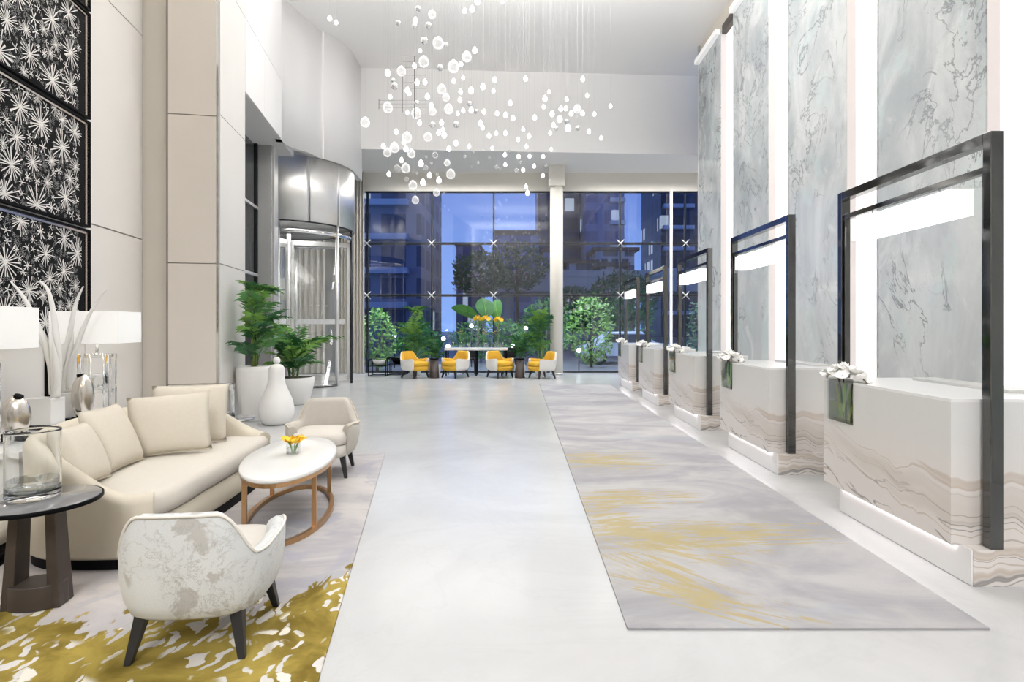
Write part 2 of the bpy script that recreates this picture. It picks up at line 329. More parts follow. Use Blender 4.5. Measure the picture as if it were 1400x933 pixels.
# ------------------------------------------------------------------ mesh helpers
class MB:
    def __init__(s): s.v = []; s.f = []; s.sm = []
    def add(s, vs_, fs, smooth=False):
        o = len(s.v); s.v += [tuple(p) for p in vs_]; s.f += [[i+o for i in f] for f in fs]; s.sm += [smooth]*len(fs); return s
    def box(s, x0, x1, y0, y1, z0, z1, mtx=None):
        P = [(x, y, z) for z in (z0, z1) for x, y in ((x0, y0), (x1, y0), (x1, y1), (x0, y1))]
        if mtx is not None: P = [mtx @ Vector(p) for p in P]
        return s.add(P, [[3, 2, 1, 0], [4, 5, 6, 7], [0, 1, 5, 4], [1, 2, 6, 5], [2, 3, 7, 6], [3, 0, 4, 7]])
    def prism(s, poly, z0, z1):
        n = len(poly); P = [(x, y, z0) for x, y in poly]+[(x, y, z1) for x, y in poly]
        return s.add(P, [list(range(n))[::-1], list(range(n, 2*n))]+[[i, (i+1) % n, n+(i+1) % n, n+i] for i in range(n)])
    def rings(s, rs, close=True, caps=True, smooth=True):
        n = len(rs[0]); P = [p for r in rs for p in r]; F = []
        for k in range(len(rs)-1):
            for i in range(n if close else n-1):
                j = (i+1) % n; F.append([k*n+i, k*n+j, (k+1)*n+j, (k+1)*n+i])
        s.add(P, F, smooth)
        if caps: s.add(rs[0], [list(range(n))[::-1]]); s.add(rs[-1], [list(range(n))])
        return s
    def lathe(s, prof, cx=0, cy=0, n=24, caps=True, sx=1, sy=1):
        return s.rings([[(cx+r*sx*cos(2*pi*i/n), cy+r*sy*sin(2*pi*i/n), z) for i in range(n)] for r, z in prof], True, caps)
    def tube(s, pts, rad, n=8, closed=False, flat=1.):
        pts = [Vector(p) for p in pts]; m = len(pts); rs = []
        up = None
        for k, p in enumerate(pts):
            d = (pts[(k+1) % m]-pts[k-1]) if closed else (pts[min(k+1, m-1)]-pts[max(k-1, 0)])
            d = d.normalized() if d.length > 1e-9 else Vector((0, 0, 1))
            if up is None: up = Vector((0, 0, 1)) if abs(d.z) < .9 else Vector((1, 0, 0))
            a = d.cross(up)
            if a.length < 1e-4: up = Vector((0, 1, 0)); a = d.cross(up)
            a.normalize(); b = a.cross(d).normalized(); up = b
            r = rad(k/(m-1)) if callable(rad) else rad
            rs.append([p+a*(r*cos(2*pi*i/n))+b*(r*flat*sin(2*pi*i/n)) for i in range(n)])
        if closed: rs.append(rs[0])
        return s.rings(rs, True, not closed)
    def ball(s, c, r, n=16, m=10, sx=1, sy=1, sz=1):
        rs = [[(c[0]+r*sx*sin(pi*k/m)*cos(2*pi*i/n), c[1]+r*sy*sin(pi*k/m)*sin(2*pi*i/n), c[2]-r*sz*cos(pi*k/m)) for i in range(n)] for k in range(1, m)]
        s.rings(rs, True, False)
        o = [(c[0], c[1], c[2]-r*sz), (c[0], c[1], c[2]+r*sz)]
        s.add([o[0]]+rs[0], [[0, 1+(i+1) % n, 1+i] for i in range(n)], True)
        s.add([o[1]]+rs[-1], [[0, 1+i, 1+(i+1) % n] for i in range(n)], True)
        return s
    def mesh(s, name, mat):
        me = bpy.data.meshes.new(name); me.from_pydata(s.v, [], s.f); me.polygons.foreach_set('use_smooth', s.sm)
        me.materials.append(M[mat]); bm = bmesh.new(); bm.from_mesh(me)
        bmesh.ops.remove_doubles(bm, verts=bm.verts, dist=1e-5); bmesh.ops.recalc_face_normals(bm, faces=bm.faces)
        bm.to_mesh(me); bm.free(); return me
    def build(s, name, mat, parent=None, loc=(0, 0, 0), rot=0, bevel=0.):
        return link(name, s.mesh(name, mat), parent, loc, rot, bevel)
def link(name, me, parent=None, loc=(0, 0, 0), rot=0, bevel=0.):
    o = bpy.data.objects.new(name, me); C.objects.link(o); o.location = loc
    o.rotation_euler = rot if isinstance(rot, tuple) else (0, 0, rot); o.parent = parent
    if bevel:
        b = o.modifiers.new('edge', 'BEVEL'); b.width = bevel; b.segments = 2; b.limit_method = 'ANGLE'
    return o
def thing(name, label, cat, loc=(0, 0, 0), rot=0, group=None, sc=1):
    o = bpy.data.objects.new(name, None); C.objects.link(o); o.location = loc; o.rotation_euler = (0, 0, rot); o.scale = (sc, sc, sc)
    o.empty_display_size = .1
    return tag(o, label, cat, group)
def tag(o, label, cat, group=None):
    o['label'] = label; o['category'] = cat
    if group: o['group'] = group
    return o
def struct(o): o['kind'] = 'structure'; return o
def sempty(name, loc=(0, 0, 0), rot=0):
    o = bpy.data.objects.new(name, None); C.objects.link(o); o.location = loc; o.rotation_euler = (0, 0, rot); return struct(o)
def dup(root, loc=None, rot=None, label=None):
    r = root.copy(); C.objects.link(r)
    if loc is not None: r.location = loc
    if rot is not None: r.rotation_euler = (0, 0, rot)
    if label: r['label'] = label
    for ch in list(root.children):
        c = ch.copy(); C.objects.link(c); c.parent = r
        for g_ in list(ch.children):
            d = g_.copy(); C.objects.link(d); d.parent = c
    return r
def part(name, mat, parent, fn, bevel=0.):
    b = MB(); fn(b); return b.build(name, mat, parent, bevel=bevel)
def sstep(t): t = max(0, min(1, t)); return t*t*(3-2*t)
def spline(P, n=8, closed=False):
    P = [Vector(p) for p in P]; out = []; m = len(P)
    for i in range(m if closed else m-1):
        p0, p1, p2, p3 = (P[(i-1) % m], P[i], P[(i+1) % m], P[(i+2) % m]) if closed else (P[max(i-1, 0)], P[i], P[i+1], P[min(i+2, m-1)])
        for k in range(n):
            t = k/n; out.append(.5*((2*p1)+(p2-p0)*t+(2*p0-5*p1+4*p2-p3)*t*t+(3*p1-p0-3*p2+p3)*t**3))
    if not closed: out.append(P[-1])
    return out
ORD = 'zeroth first second third fourth fifth sixth seventh eighth ninth tenth eleventh twelfth thirteenth fourteenth fifteenth sixteenth seventeenth eighteenth nineteenth twentieth'.split()

# =================================================================== the setting
A = R(9.54)                               # the left side of the hall stands at this angle to the right side
P0 = (-4.6, 9.6, 0)
def LW(s, t, z=0): return (P0[0]+t*cos(A)-s*sin(A), P0[1]+t*sin(A)+s*cos(A), z)

fl = MB().box(-12, 9, -7, 18.35, -.1, 0).build('floor', 'floor'); struct(fl)
cl = MB().box(-12, 9, -7, 16.6, 8.63, 8.8).build('ceiling', 'ceil'); struct(cl)
wb_ = MB().box(-12, 9, -7.2, -7, 0, 8.7).build('wall_rear', 'wall'); struct(wb_)
# wall above the window bay, its soffit and the band over the glass
bk = sempty('wall_back')
part('bulkhead', 'wall', bk, lambda b: b.prism([(-4.6, 15.72), (6.7, 16.36), (6.7, 16.5), (-4.6, 15.86)], 6.39, 8.66))
part('soffit', 'ceil', bk, lambda b: b.prism([(-9, 15.7), (-4.6, 15.74), (6.7, 16.38), (6.7, 18.6), (-9, 18.6)], 6.4, 6.55))
part('lintel_band', 'cream', bk, lambda b: b.box(-9, 7.6, 18.25, 18.55, 5.82, 6.42))
part('side_return', 'wall', bk, lambda b: b.box(6.6, 6.8, 14.4, 18.4, 0, 6.45))

# ---- window wall
w1 = sempty('window_1', (0, 18.3, 0))
gx = [-4.857, -2.79, -.80, 1.24, 3.26, 5.35, 6.6]; gz = [0.03, 2.485, 4.15, 5.80]
for i in range(6):
    for k in range(3):
        x0, x1, z0, z1 = gx[i]+.012, gx[i+1]-.012, gz[k]+.012, gz[k+1]-.012
        part('pane', 'pane', w1, lambda b: b.add([(x0, 0, z0), (x1, 0, z0), (x1, 0, z1), (x0, 0, z1)], [[0, 1, 2, 3]]))
for x in gx: part('mullion', 'black_frame', w1, lambda b: b.box(x-.03, x+.03, .01, .1, 0, 5.82), .004)
for z in gz[1:3]: part('transom', 'black_frame', w1, lambda b: b.box(-4.88, 6.6, .015, .09, z-.04, z+.04), .004)
part('head_frame', 'black_frame', w1, lambda b: b.box(-4.9, 6.6, -.04, .1, 5.78, 5.86), .004)
part('sill_frame', 'black_frame', w1, lambda b: b.box(-4.9, 6.6, -.03, .1, 0, .05), .004)
for x in gx[:-1]:
    for z in gz[1:3]:
        def clamp(b, x=x, z=z):
            for a in (45, 135, 225, 315): b.tube([(x, -.05, z), (x+.17*cos(R(a)), -.02, z+.17*sin(R(a)))], .014, 6)
            b.ball((x, -.06, z), .035, 8, 6)
        part('glass_clamp', 'steel', w1, clamp)

# ---- left wall: stone panels behind the art, stepped pilaster, fascia over the entrance
wl = sempty('wall_left', P0, A)
part('backing', 'joint', wl, lambda b: b.box(-1.4, -1.12, -14, -1.2, 0, 8.65))
pan = {}
for (s0, s1) in ((-2.56, -1.12), (-4.2, -2.56), (-5.84, -4.2), (-7.48, -5.84), (-9.2, -7.48)):
    for z0, z1 in ((0, 2.76), (2.76, 5.73), (5.73, 8.64)):
        part('stone_panel', 'stone', wl, lambda b: b.box(-1.13, -1.08, s0+.006, s1-.006, z0+.008, z1-.008), .004)
part('pilaster', 'stone_grey', wl, lambda b: b.box(-1.4, -.66, -1.12, -.1, 0, 8.65))
w2 = sempty('wall_left_far', P0, A)
part('side_wall', 'wall', w2, lambda b: b.box(-1.6, -1.12, -16.6, -14, 0, 8.65))
# fascia panels above the entrance, then the plaster that swells out around the drum
we = sempty('wall_entrance')
def fas(s0, s1, z0, z1):
    p = [LW(s0+.006, 0), LW(s1-.006, 0), LW(s1-.006, -.12), LW(s0+.006, -.12)]
    part('fascia_panel', 'wall', we, lambda b: b.prism([q[:2] for q in p], z0+.006, z1-.006), .004)
for z0, z1 in ((5.45, 6.7), (6.7, 8.64)): fas(0.01, 1.2, z0, z1); fas(1.2, 2.5, z0, z1)
cur = [LW(2.5, 0)[:2], LW(2.8, 0)[:2], (-5.02, 12.85), (-4.9, 13.25)]
DC, DR = (-6.0, 14.9), 1.65
for k in range(15): a = R(-44+k*48/14); cur.append((DC[0]+(DR+.03)*cos(a), DC[1]+(DR+.03)*sin(a)))
cur += [(-4.34, 15.4), (-4.36, 15.9)]
cs = [p[:2] for p in spline([(x, y, 0) for x, y in cur], 4)]
def curved(b):
    n = len(cs); z0, z1 = 5.45, 8.64; rs = []
    for i, (x, y) in enumerate(cs):
        zb = 5.45+.10*sstep((y-12.3)/1.2)
        d = Vector(cs[min(i+1, n-1)])-Vector(cs[max(i-1, 0)]); q = Vector((-d.y, d.x)).normalized()*.14
        rs.append([(x, y, zb), (x, y, z1), (x+q.x, y+q.y, z1), (x+q.x, y+q.y, zb)])
    b.rings(rs, True, True, False)
    for i in range(len(b.sm)): b.sm[i] = i % 4 in (0, 2)
part('curved_plaster', 'wall', we, curved)
lo = sempty('ceiling_entrance', P0, A)
part('soffit', 'ceil', lo, lambda b: b.box(-4.5, -.02, .02, 3.75, 5.45, 5.6))
# glazed side of the entrance
w3 = sempty('window_2', P0, A)
part('pane', 'dark_pane', w3, lambda b: b.box(-.63, -.615, .1, 2.9, .05, 5.4))
for s in (.1, 1.5, 2.9): part('mullion', 'black_frame', w3, lambda b: b.box(-.66, -.58, s-.04, s+.04, 0, 5.45), .004)
for z in (2.6, 4.05): part('transom', 'steel', w3, lambda b: b.box(-.66, -.57, .1, 2.9, z-.03, z+.03), .004)
part('dark_lining', 'black_frame', w3, lambda b: b.box(-3.2, -3.1, -.2, 3, 0, 5.45))
t1 = MB().box(-.66, -.31, 2.95, 3.32, 0, 5.45).build('trim_1', 'grey_metal', None, P0, A, .01); struct(t1)
t2 = MB().box(-.31, -.26, 3.0, 3.32, 0, 5.45).build('trim_2', 'steel', None, P0, A, .006); struct(t2)

# ---- square pillar
pl = thing('stone_pillar', 'square cream stone-clad pillar with slim metal corner strips, beside the tall white planter', 'pillar', P0, A)
part('core', 'joint', pl, lambda b: b.box(-.70, -.02, -1.21, -.02, 0, 8.6))
for z0, z1 in ((0, .65), (.65, 2.415), (2.415, 4.58), (4.58, 6.72), (6.72, 8.62)):
    part('stone_panel', 'stone_tan', pl, lambda b: b.box(-.69, -.045, -1.245, -1.2, z0+.006, z1-.006), .004)
for z0, z1 in ((0, 2.42), (2.42, 4.62), (4.62, 6.7), (6.7, 8.62)):
    part('stone_panel', 'stone', pl, lambda b: b.box(-.04, 0, -1.2, 0, z0+.006, z1-.006), .004)
part('corner_strip', 'chrome', pl, lambda b: b.box(-.043, -.012, -1.235, -1.203, 0, 8.62))
part('corner_strip', 'joint', pl, lambda b: b.box(-.72, -.692, -1.235, -1.18, 0, 8.62))

# ---- right wall: marble slabs standing proud of backlit niches
wr_ = sempty('wall_right')
part('backing', 'wall', wr_, lambda b: b.box(4.74, 4.9, -7, 14.5, 0, 8.66))
part('end_return', 'grey_metal', wr_, lambda b: b.box(4.57, 6.7, 14.5, 14.56, 0, 8.66))
part('frieze', 'stone_grey', wr_, lambda b: b.box(4.62, 4.75, -7, 14.5, 8.2, 8.64))
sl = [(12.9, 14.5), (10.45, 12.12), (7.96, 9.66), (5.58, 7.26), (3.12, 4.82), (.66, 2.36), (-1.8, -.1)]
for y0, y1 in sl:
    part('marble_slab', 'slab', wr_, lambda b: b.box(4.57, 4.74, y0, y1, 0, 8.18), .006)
    part('edge_return', 'blush', wr_, lambda b: b.box(4.578, 4.699, y0-.012, y0, 0, 8.1))
    part('edge_trim', 'steel', wr_, lambda b: b.box(4.56, 4.575, y1-.012, y1+.008, 0, 8.18))
    part('cornice_light', 'bar_light', wr_, lambda b: b.box(4.46, 4.58, y0+.04, y1-.02, 8.13, 8.25), .01)
ng = [(12.12, 12.9), (9.66, 10.45), (7.26, 7.96), (4.82, 5.58), (2.36, 3.12), (-.1, .66)]
for y0, y1 in ng:
    for z0, z1 in ((0, 2.2), (2.2, 4.4), (4.4, 6.6), (6.6, 8.1)):
        part('niche_panel', 'onyx', wr_, lambda b: b.box(4.70, 4.735, y0, y1, z0+.004, z1-.004))
    part('niche_cap', 'dark_wood', wr_, lambda b: b.box(4.60, 4.74, y0, y1, 8.1, 8.3))

# ---- round column in the window bay
rc = thing('round_column', 'slim round white column standing before the window wall', 'column', (1.17, 17.6, 0))
part('shaft', 'cream', rc, lambda b: b.lathe([(.2, 0), (.2, 5.78)], n=32))
part('capital', 'cream', rc, lambda b: b.box(-.24, .24, -.24, .24, 5.78, 6.4), .01)
part('base_ring', 'steel', rc, lambda b: b.lathe([(.21, 0), (.21, .06)], n=32))
fin = MB().box(4.81, 4.86, 18.0, 18.16, .0, 5.8).build('bright_strip', 'bar_light', bevel=.005)  # narrow glowing upright strip before the glass
tag(fin, 'thin bright vertical strip standing against the window glass', 'light fin')

# =================================================================== rugs
r1 = MB().box(.537, 2.32, 2.81, 14.7, .0, .012).build('runner_rug', 'rug_right'); tag(r1, 'long grey runner rug with pale gold strokes in front of the reception desks', 'rug')
r2 = MB().box(-3.0, 0, -7, 0, 0, .012).build('lounge_rug', 'rug_left', None, (-1.568, 6.72, 0), A); tag(r2, 'grey lounge rug with mustard gold coral pattern under the cream sofa', 'rug')
FZ = .012

# =================================================================== revolving door
rd = thing('revolving_door', 'glass revolving door under a curved brushed steel drum, behind the potted palms', 'door', (DC[0], DC[1], 0))
def arc(r0, r1, a0, a1, z0, z1, n=40):
    def f(b):
        rs = []
        for k in range(n+1):
            a = R(a0+(a1-a0)*k/n); c, s = cos(a), sin(a)
            rs.append([(r0*c, r0*s, z0), (r0*c, r0*s, z1), (r1*c, r1*s, z1), (r1*c, r1*s, z0)])
        b.rings(rs, True, True, False)
        for i in range(4*n): b.sm[i] = i % 4 in (0, 2)
    return f
for a0, a1 in ((-180, -113), (-113, -52), (-52, -24), (-24, 30), (30, 180)):
    part('drum_panel', 'steel', rd, arc(DR-.06, DR, a0+.25, a1-.25, 4.0, 5.54, 24))
part('drum_ceiling', 'white_gloss', rd, lambda b: b.lathe([(.01, 4.12), (DR-.07, 4.12), (DR-.07, 4.2), (.01, 4.2)], n=48))
part('drum_rim', 'black_frame', rd, arc(DR-.09, DR-.02, 0, 360, 3.975, 4.005, 60))
part('transom_ring', 'chrome', rd, arc(DR-.07, DR-.03, -180, 180, 3.72, 3.82, 60))
for a0, a1 in ((-75, -23), (105, 157), (-150, -100)):
    part('curved_glass', 'glass', rd, arc(DR-.05, DR-.045, a0, a1, .05, 3.95, 24))
    part('floor_track', 'chrome_dark', rd, arc(DR-.07, DR-.02, a0, a1, 0, .05, 24))
for a, wd, mt in ((-24, .07, 'steel'), (-23, .0, ''), (-76, .05, 'steel'), (4, .06, 'black_frame'), (-100, .06, 'steel'), (-150, .07, 'steel'), (105, .06, 'steel'), (157, .06, 'steel')):
    if wd: part('post', mt, rd, lambda b: b.tube([((DR-.045)*cos(R(a)), (DR-.045)*sin(R(a)), 0), ((DR-.045)*cos(R(a)), (DR-.045)*sin(R(a)), 4.0)], wd*.6, 10))
part('centre_post', 'steel', rd, lambda b: b.lathe([(.05, 0), (.05, 4.1)], n=16))
for a in (20, 140, 260):
    c, s = cos(R(a)), sin(R(a)); mt = Matrix.Rotation(R(a), 4, 'Z')
    wg = part('door_wing', 'glass', rd, lambda b: b.box(.08, 1.5, -.006, .006, .1, 3.7, mt))
    def wf(b):
        for x0, x1, z0, z1 in ((.06, .12, .04, 3.74), (1.45, 1.52, .04, 3.74), (.06, 1.52, .04, .16), (.06, 1.52, 3.62, 3.74)): b.box(x0, x1, -.025, .025, z0, z1, mt)
    part('wing_frame', 'steel', wg, wf)
    part('push_bar', 'white_gloss', wg, lambda b: b.box(.2, 1.4, -.05, .05, 1.55, 1.68, mt))
# vestibule lining seen through the door
vw = sempty('wall_vestibule')
part('lining', 'cream', vw, lambda b: b.box(-10.6, -10.4, 9, 20, 0, 6.5))
part('lining', 'grey_metal', vw, lambda b: b.box(-10.5, -5.3, 18.45, 18.6, 0, 6.5))
for k in range(16): part('fin', 'white_matte' if k % 3 else 'grey_metal', vw, lambda b: b.box(-10.4, -10.2, 9.5+k*.6, 9.62+k*.6, 0, 6.4))

def curtain(name, label, pts, z1, amp, waves, group=None, gather=0.):
    o = thing(name, label, 'curtain', (pts[0][0], pts[0][1], 0), group=group)
    d = Vector((pts[1][0]-pts[0][0], pts[1][1]-pts[0][1])); L = d.length; d.normalize(); q = Vector((-d.y, d.x)); n = waves*8
    def sheet(b):
        for sgn in (0, .02):
            rs = []
            for zz in (0.02, z1*.35, z1*.7, z1):
                sc_ = 1-gather*(1-zz/z1)
                rs.append([(d.x*L*k/n*sc_+q.x*(amp*sin(2*pi*waves*k/n)+sgn), d.y*L*k/n*sc_+q.y*(amp*sin(2*pi*waves*k/n)+sgn), zz) for k in range(n+1)])
            b.rings(rs, False, False)
    part('drape', 'curtain', o, sheet)
    part('curtain_rail', 'steel', o, lambda b: b.tube([(0, 0, z1+.01), (d.x*L, d.y*L, z1+.01)], .02, 6))
    return o
curtain('curtain', 'floor-length greige curtain gathered between the revolving door and the window wall', ((-5.75, 18.0), (-4.87, 18.0)), 6.36, .05, 9)
curtain('curtain', 'floor-length greige curtain seen through the glass of the revolving door', ((-8.6, 17.7), (-6.1, 18.0)), 6.3, .08, 14)

# =================================================================== framed art on the left wall
random.seed(11)
NM = ['highest of its stack, only a corner showing', 'second from the top of its stack', 'third from the top of its stack', 'lowest of its stack, behind the horn sculptures']
for i, (z0, z1) in enumerate(((5.31, 6.6), (4.0, 5.28), (2.69, 3.97), (1.37, 2.66))):
    art = thing('framed_picture', 'black picture of white starbursts, '+NM[i], 'picture', LW(-2.55, -1.08, z0), A, 'starburst pictures on the left wall')
    Wd, H = 1.75, z1-z0
    part('print_board', 'black', art, lambda b: b.box(.012, .03, -Wd+.03, -.03, .03, H-.03))
    def frm(b):
        for y0, y1, a0, a1 in ((-Wd, -Wd+.025, 0, H), (-.025, 0, 0, H), (-Wd, 0, 0, .025), (-Wd, 0, H-.025, H)): b.box(0, .06, y0, y1, a0, a1)
    part('frame', 'black', art, frm)
    def slip(b):
        for y0, y1, a0, a1 in ((-.085, -.03, .03, H-.03), (-Wd+.03, -.03, H-.055, H-.03)): b.box(.03, .045, y0, y1, a0, a1)
    part('frame_slip', 'silver', art, slip)
    stars = []
    for rr_, cnt, gap in ((.21, 5, .95), (.16, 6, .9), (.10, 14, .85), (.06, 28, .85), (.032, 200, .7)):
        for _ in range(cnt*12):
            r = rr_*random.uniform(.85, 1.15); y, z = random.uniform(-Wd+.06, -.2), random.uniform(.05, H-.05)
            if all((y-s[0])**2+(z-s[1])**2 > (gap*(r+s[2])*.88)**2 for s in stars):
                stars.append((y, z, r)); cnt -= 1
                if not cnt: break
    def burst(b, big):
        for sy, sz, r in stars:
            if (r > .045) != big: continue
            n = random.randint(18, 26) if r > .09 else random.randint(5, 8)
            for k in range(n):
                a = 2*pi*k/n+random.uniform(-.12, .12); l0 = r*random.uniform(0, .3 if r < .045 else .06); l1 = r*random.uniform(.55, 1.1)
                c, s_ = cos(a), sin(a); wd = r*.032 if r > .09 else r*.085; x = .0312
                y_ = lambda l, o: max(-Wd+.035, min(-.14, sy+l*c-o*s_)); z_ = lambda l, o: max(.035, min(H-.035, sz+l*s_+o*c))
                b.add([(x, y_(l0, wd*.5), z_(l0, wd*.5)), (x, y_(l0, -wd*.5), z_(l0, -wd*.5)), (x, y_(l1, -wd), z_(l1, -wd)), (x, y_(l1, wd), z_(l1, wd))], [[0, 1, 2, 3]])
    sb = part('starburst_print', 'white_matte', art, lambda b: burst(b, True)); sb['kind'] = 'stuff'
    sb = part('fleck_print', 'fleck', art, lambda b: burst(b, False)); sb['kind'] = 'stuff'
ms = MB().box(0, .03, -.03, .03, .6, 1.36).build('mounting_strip', 'black', None, LW(-3.28, -1.08), A); tag(ms, 'slim black upright strip on the wall below the lowest starburst picture', 'strip')

# =================================================================== console table and what stands on it
CT = .60
ct = thing('console_table', 'long white lacquered console table behind the cream sofa', 'table', (-4.13, 4.95, 0), A)
part('top', 'white_gloss', ct, lambda b: b.box(-.38, .38, -.98, 1.35, CT-.05, CT), .005)
for y in (-.9, 1.1): part('side_panel', 'white_gloss', ct, lambda b: b.box(-.33, .33, y, y+.08, 0, CT-.05), .004)
part('shelf', 'white_gloss', ct, lambda b: b.box(-.33, .33, -.82, 1.1, .14, .17), .004)

def lamp(loc, label, rot=A):
    o = thing('table_lamp', label, 'lamp', loc, rot, 'crystal table lamps on the console')
    part('foot', 'chrome', o, lambda b: b.box(-.14, .14, -.09, .09, 0, .02), .004)
    for x in (-.125, .125): part('crystal_post', 'crystal', o, lambda b: b.box(x-.03, x+.03, -.06, .06, .02, .62), .008)
    for z in (.24, .60): part('crystal_bar', 'crystal', o, lambda b: b.box(-.095, .095, -.05, .05, z-.02, z+.02), .006)
    part('crystal_ball', 'crystal', o, lambda b: b.ball((0, 0, .345), .078, 20, 14))
    for x in (-.06, .06): part('rod', 'chrome', o, lambda b: b.tube([(x, 0, .02), (x, 0, .62)], .006, 8))
    part('stem', 'chrome', o, lambda b: b.tube([(0, 0, .6), (0, 0, .75)], .014, 10))
    def sh(b):
        o_ = [(-.3, -.24), (.3, -.24), (.3, .24), (-.3, .24)]; i_ = [(x*.985, y*.985) for x, y in o_]
        b.rings([[(x, y, .73) for x, y in o_], [(x, y, 1.045) for x, y in o_], [(x, y, 1.045) for x, y in i_], [(x, y, .73) for x, y in i_], [(x, y, .73) for x, y in o_]], True, False, False)
    part('lamp_shade', 'shade', o, sh)
    part('shade_liner', 'white_matte', o, lambda b: b.box(-.29, .29, -.23, .23, 1.03, 1.036))
    l = bpy.data.lights.new('lamp_glow', 'POINT'); l.energy = 2.5; l.color = (1, .88, .7); l.shadow_soft_size = .05
    lo_ = bpy.data.objects.new('lamp_glow', l); C.objects.link(lo_); lo_.parent = o; lo_.location = (0, 0, .66)
    return o
lamp((-4.27, 5.78, CT), 'crystal table lamp with lit rectangular shade, the one fully in view beside the pillar')
lamp((-4.07, 4.25, CT), 'crystal table lamp with lit rectangular shade, cut off by the left picture edge')

def sculpture(loc, label, horns, leaves, rot=0):
    o = thing('horn_sculpture', label, 'sculpture', loc, rot, 'white horn sculptures on the console')
    part('base', 'black', o, lambda b: b.box(-.14, .14, -.1, .1, 0, .035), .003)
    part('plinth', 'white_gloss', o, lambda b: b.prism([(-.12, -.08), (.12, -.08), (.12, .08), (-.12, .08)], .035, .27), .006)
    for h in horns: part('horn', 'white_matte', o, lambda b: b.tube(spline(h, 6), lambda t: .004+.034*(1-t)**.8, 10))
    for h in leaves: part('leaf', 'white_matte', o, lambda b: b.tube(spline(h, 5), lambda t: .003+.034*sin(pi*min(1, .12+t*.95))**.8, 8, flat=.5))
    return o
sculpture((-4.17, 5.02, CT), 'white horn sculpture on a block, its two long prongs curving left',
    [[(.10, 0, .27), (.06, 0, .55), (-.06, 0, .9), (-.2, .02, 1.15), (-.33, .03, 1.3)], [(.08, .02, .27), (.10, .02, .6), (.07, .02, .95), (.02, .02, 1.2), (-.06, .02, 1.3)]],
    [[(.07, -.02, .3), (.08, -.03, .55), (.02, -.04, .82), (-.06, -.04, .9)], [(.1, -.02, .3), (.1, -.03, .6), (.06, -.03, .95)], [(.10, -.02, .3), (.13, -.03, .5), (.09, -.03, .8)]])
sculpture((-4.25, 5.42, CT), 'white horn sculpture on a block, its two long prongs leaning right',
    [[(-.05, 0, .27), (-.06, 0, .55), (-.0, 0, .9), (.03, .02, 1.12), (.1, .02, 1.28)], [(-.04, .02, .27), (-.02, .02, .5), (.07, .02, .8), (.18, .02, 1.05), (.33, .02, 1.25)]],
    [[(-.08, -.03, .3), (-.1, -.03, .4), (-.02, -.03, .6)], [(.0, -.02, .3), (.03, -.03, .55), (.12, -.03, .82)], [(-.02, -.02, .3), (.0, -.03, .55), (.05, -.03, .85)]])
def ovoid(loc, label, rx, rz, tilt):
    o = thing('ovoid_vase', label, 'vase', loc, 0, 'silver ovoid vases on the console')
    part('body', 'silver', o, lambda b: b.ball((0, 0, rz), rx, 24, 16, 1, .8, rz/rx))
    part('mouth', 'black', o, lambda b: b.tube([(tilt*rx*.5, -.01, rz*1.86), (tilt*rx*.72, -.01, rz*1.985)], .032, 12))
    part('foot', 'black', o, lambda b: b.box(-.07, .07, -.05, .05, -.03, .03), .003)
    return o
ovoid((-3.94, 4.47, CT+.03), 'satin silver egg-shaped vase with a dark slanted mouth, above the glass vase with water', .105, .165, .5)
ovoid((-4.04, 5.29, CT+.03), 'slim silver pod vase with a small dark mouth, squeezed in before the right lamp', .095, .215, -.2)

# =================================================================== sofa
so = thing('curved_sofa', 'long curved cream fabric sofa with swooping arms on a dark plinth', 'sofa', (-2.8, 4.5, FZ))
U = [(.56, -1.0), (.42, -1.065), (.1, -1.08), (-.12, -1.055), (-.31, -.92), (-.47, -.62), (-.62, -.15), (-.64, .35), (-.52, .78), (-.3, 1.05), (-.02, 1.16), (.22, 1.16), (.36, 1.08)]
Us = [Vector((p.x, p.y)) for p in spline([(x, y, 0) for x, y in U], 7)]
ln = [0]
for i in range(1, len(Us)): ln.append(ln[-1]+(Us[i]-Us[i-1]).length)
def sofa_h(t):
    return .47+.33*(sstep((t-.03)/.2)*sstep((1-t-.02)/.2))
def nrm(P, i, closed=False):
    d = P[min(i+1, len(P)-1)]-P[max(i-1, 0)]; return Vector((-d.y, d.x)).normalized()
def shell(b):
    rs = []
    for i, p in enumerate(Us):
        t = ln[i]/ln[-1]; h = sofa_h(t)-FZ; q = nrm(Us, i)     # q points outward (left of travel)
        if q.dot(p) < 0: q = -q
        th = .13; r = []
        for o, z in ((-.03, .07), (0, .10), (.0, h*.5), (.015, h-.05), (-.01, h-.012), (-.05, h), (-.09, h-.012), (-th, h-.05), (-th-.02, h*.6), (-th-.02, .2)):
            r.append((p.x+q.x*o, p.y+q.y*o, z))
        rs.append(r)
    b.rings(rs, True, True)
part('back_shell', 'sofa', so, shell)
part('piping', 'pipe', so, lambda b: b.tube([(p.x+nrm(Us, i).x*.0, p.y, sofa_h(ln[i]/ln[-1])-FZ-.045) for i, p in enumerate(Us)][1:-1], .007, 6))
front = spline([(.36, 1.06, 0), (.42, .7, 0), (.47, .2, 0), (.50, -.3, 0), (.53, -.7, 0), (.50, -.96, 0)], 8)
def inset(q, o):
    n = nrm(Us, q); n = n if n.dot(Us[q]) > 0 else -n; return Us[q]-n*o
seatp = [inset(i, .12) for i in range(4, len(Us)-5)]+[Vector((p.x, p.y)) for p in front]
cen = Vector((-.05, .05))
def blob(prof):
    def f(b): b.rings([[((p.x-cen.x)*k+cen.x, (p.y-cen.y)*k+cen.y, z) for p in seatp] for k, z in prof])
    return f
part('seat_base', 'sofa', so, blob([(.95, .07), (.975, .1), (.975, .27)]))
part('seat_cushion', 'sofa_seat', so, blob([(.96, .27), (1.0, .29), (1.012, .33), (1.0, .385), (.96, .42), (.9, .432), (.5, .438), (.1, .44)]))
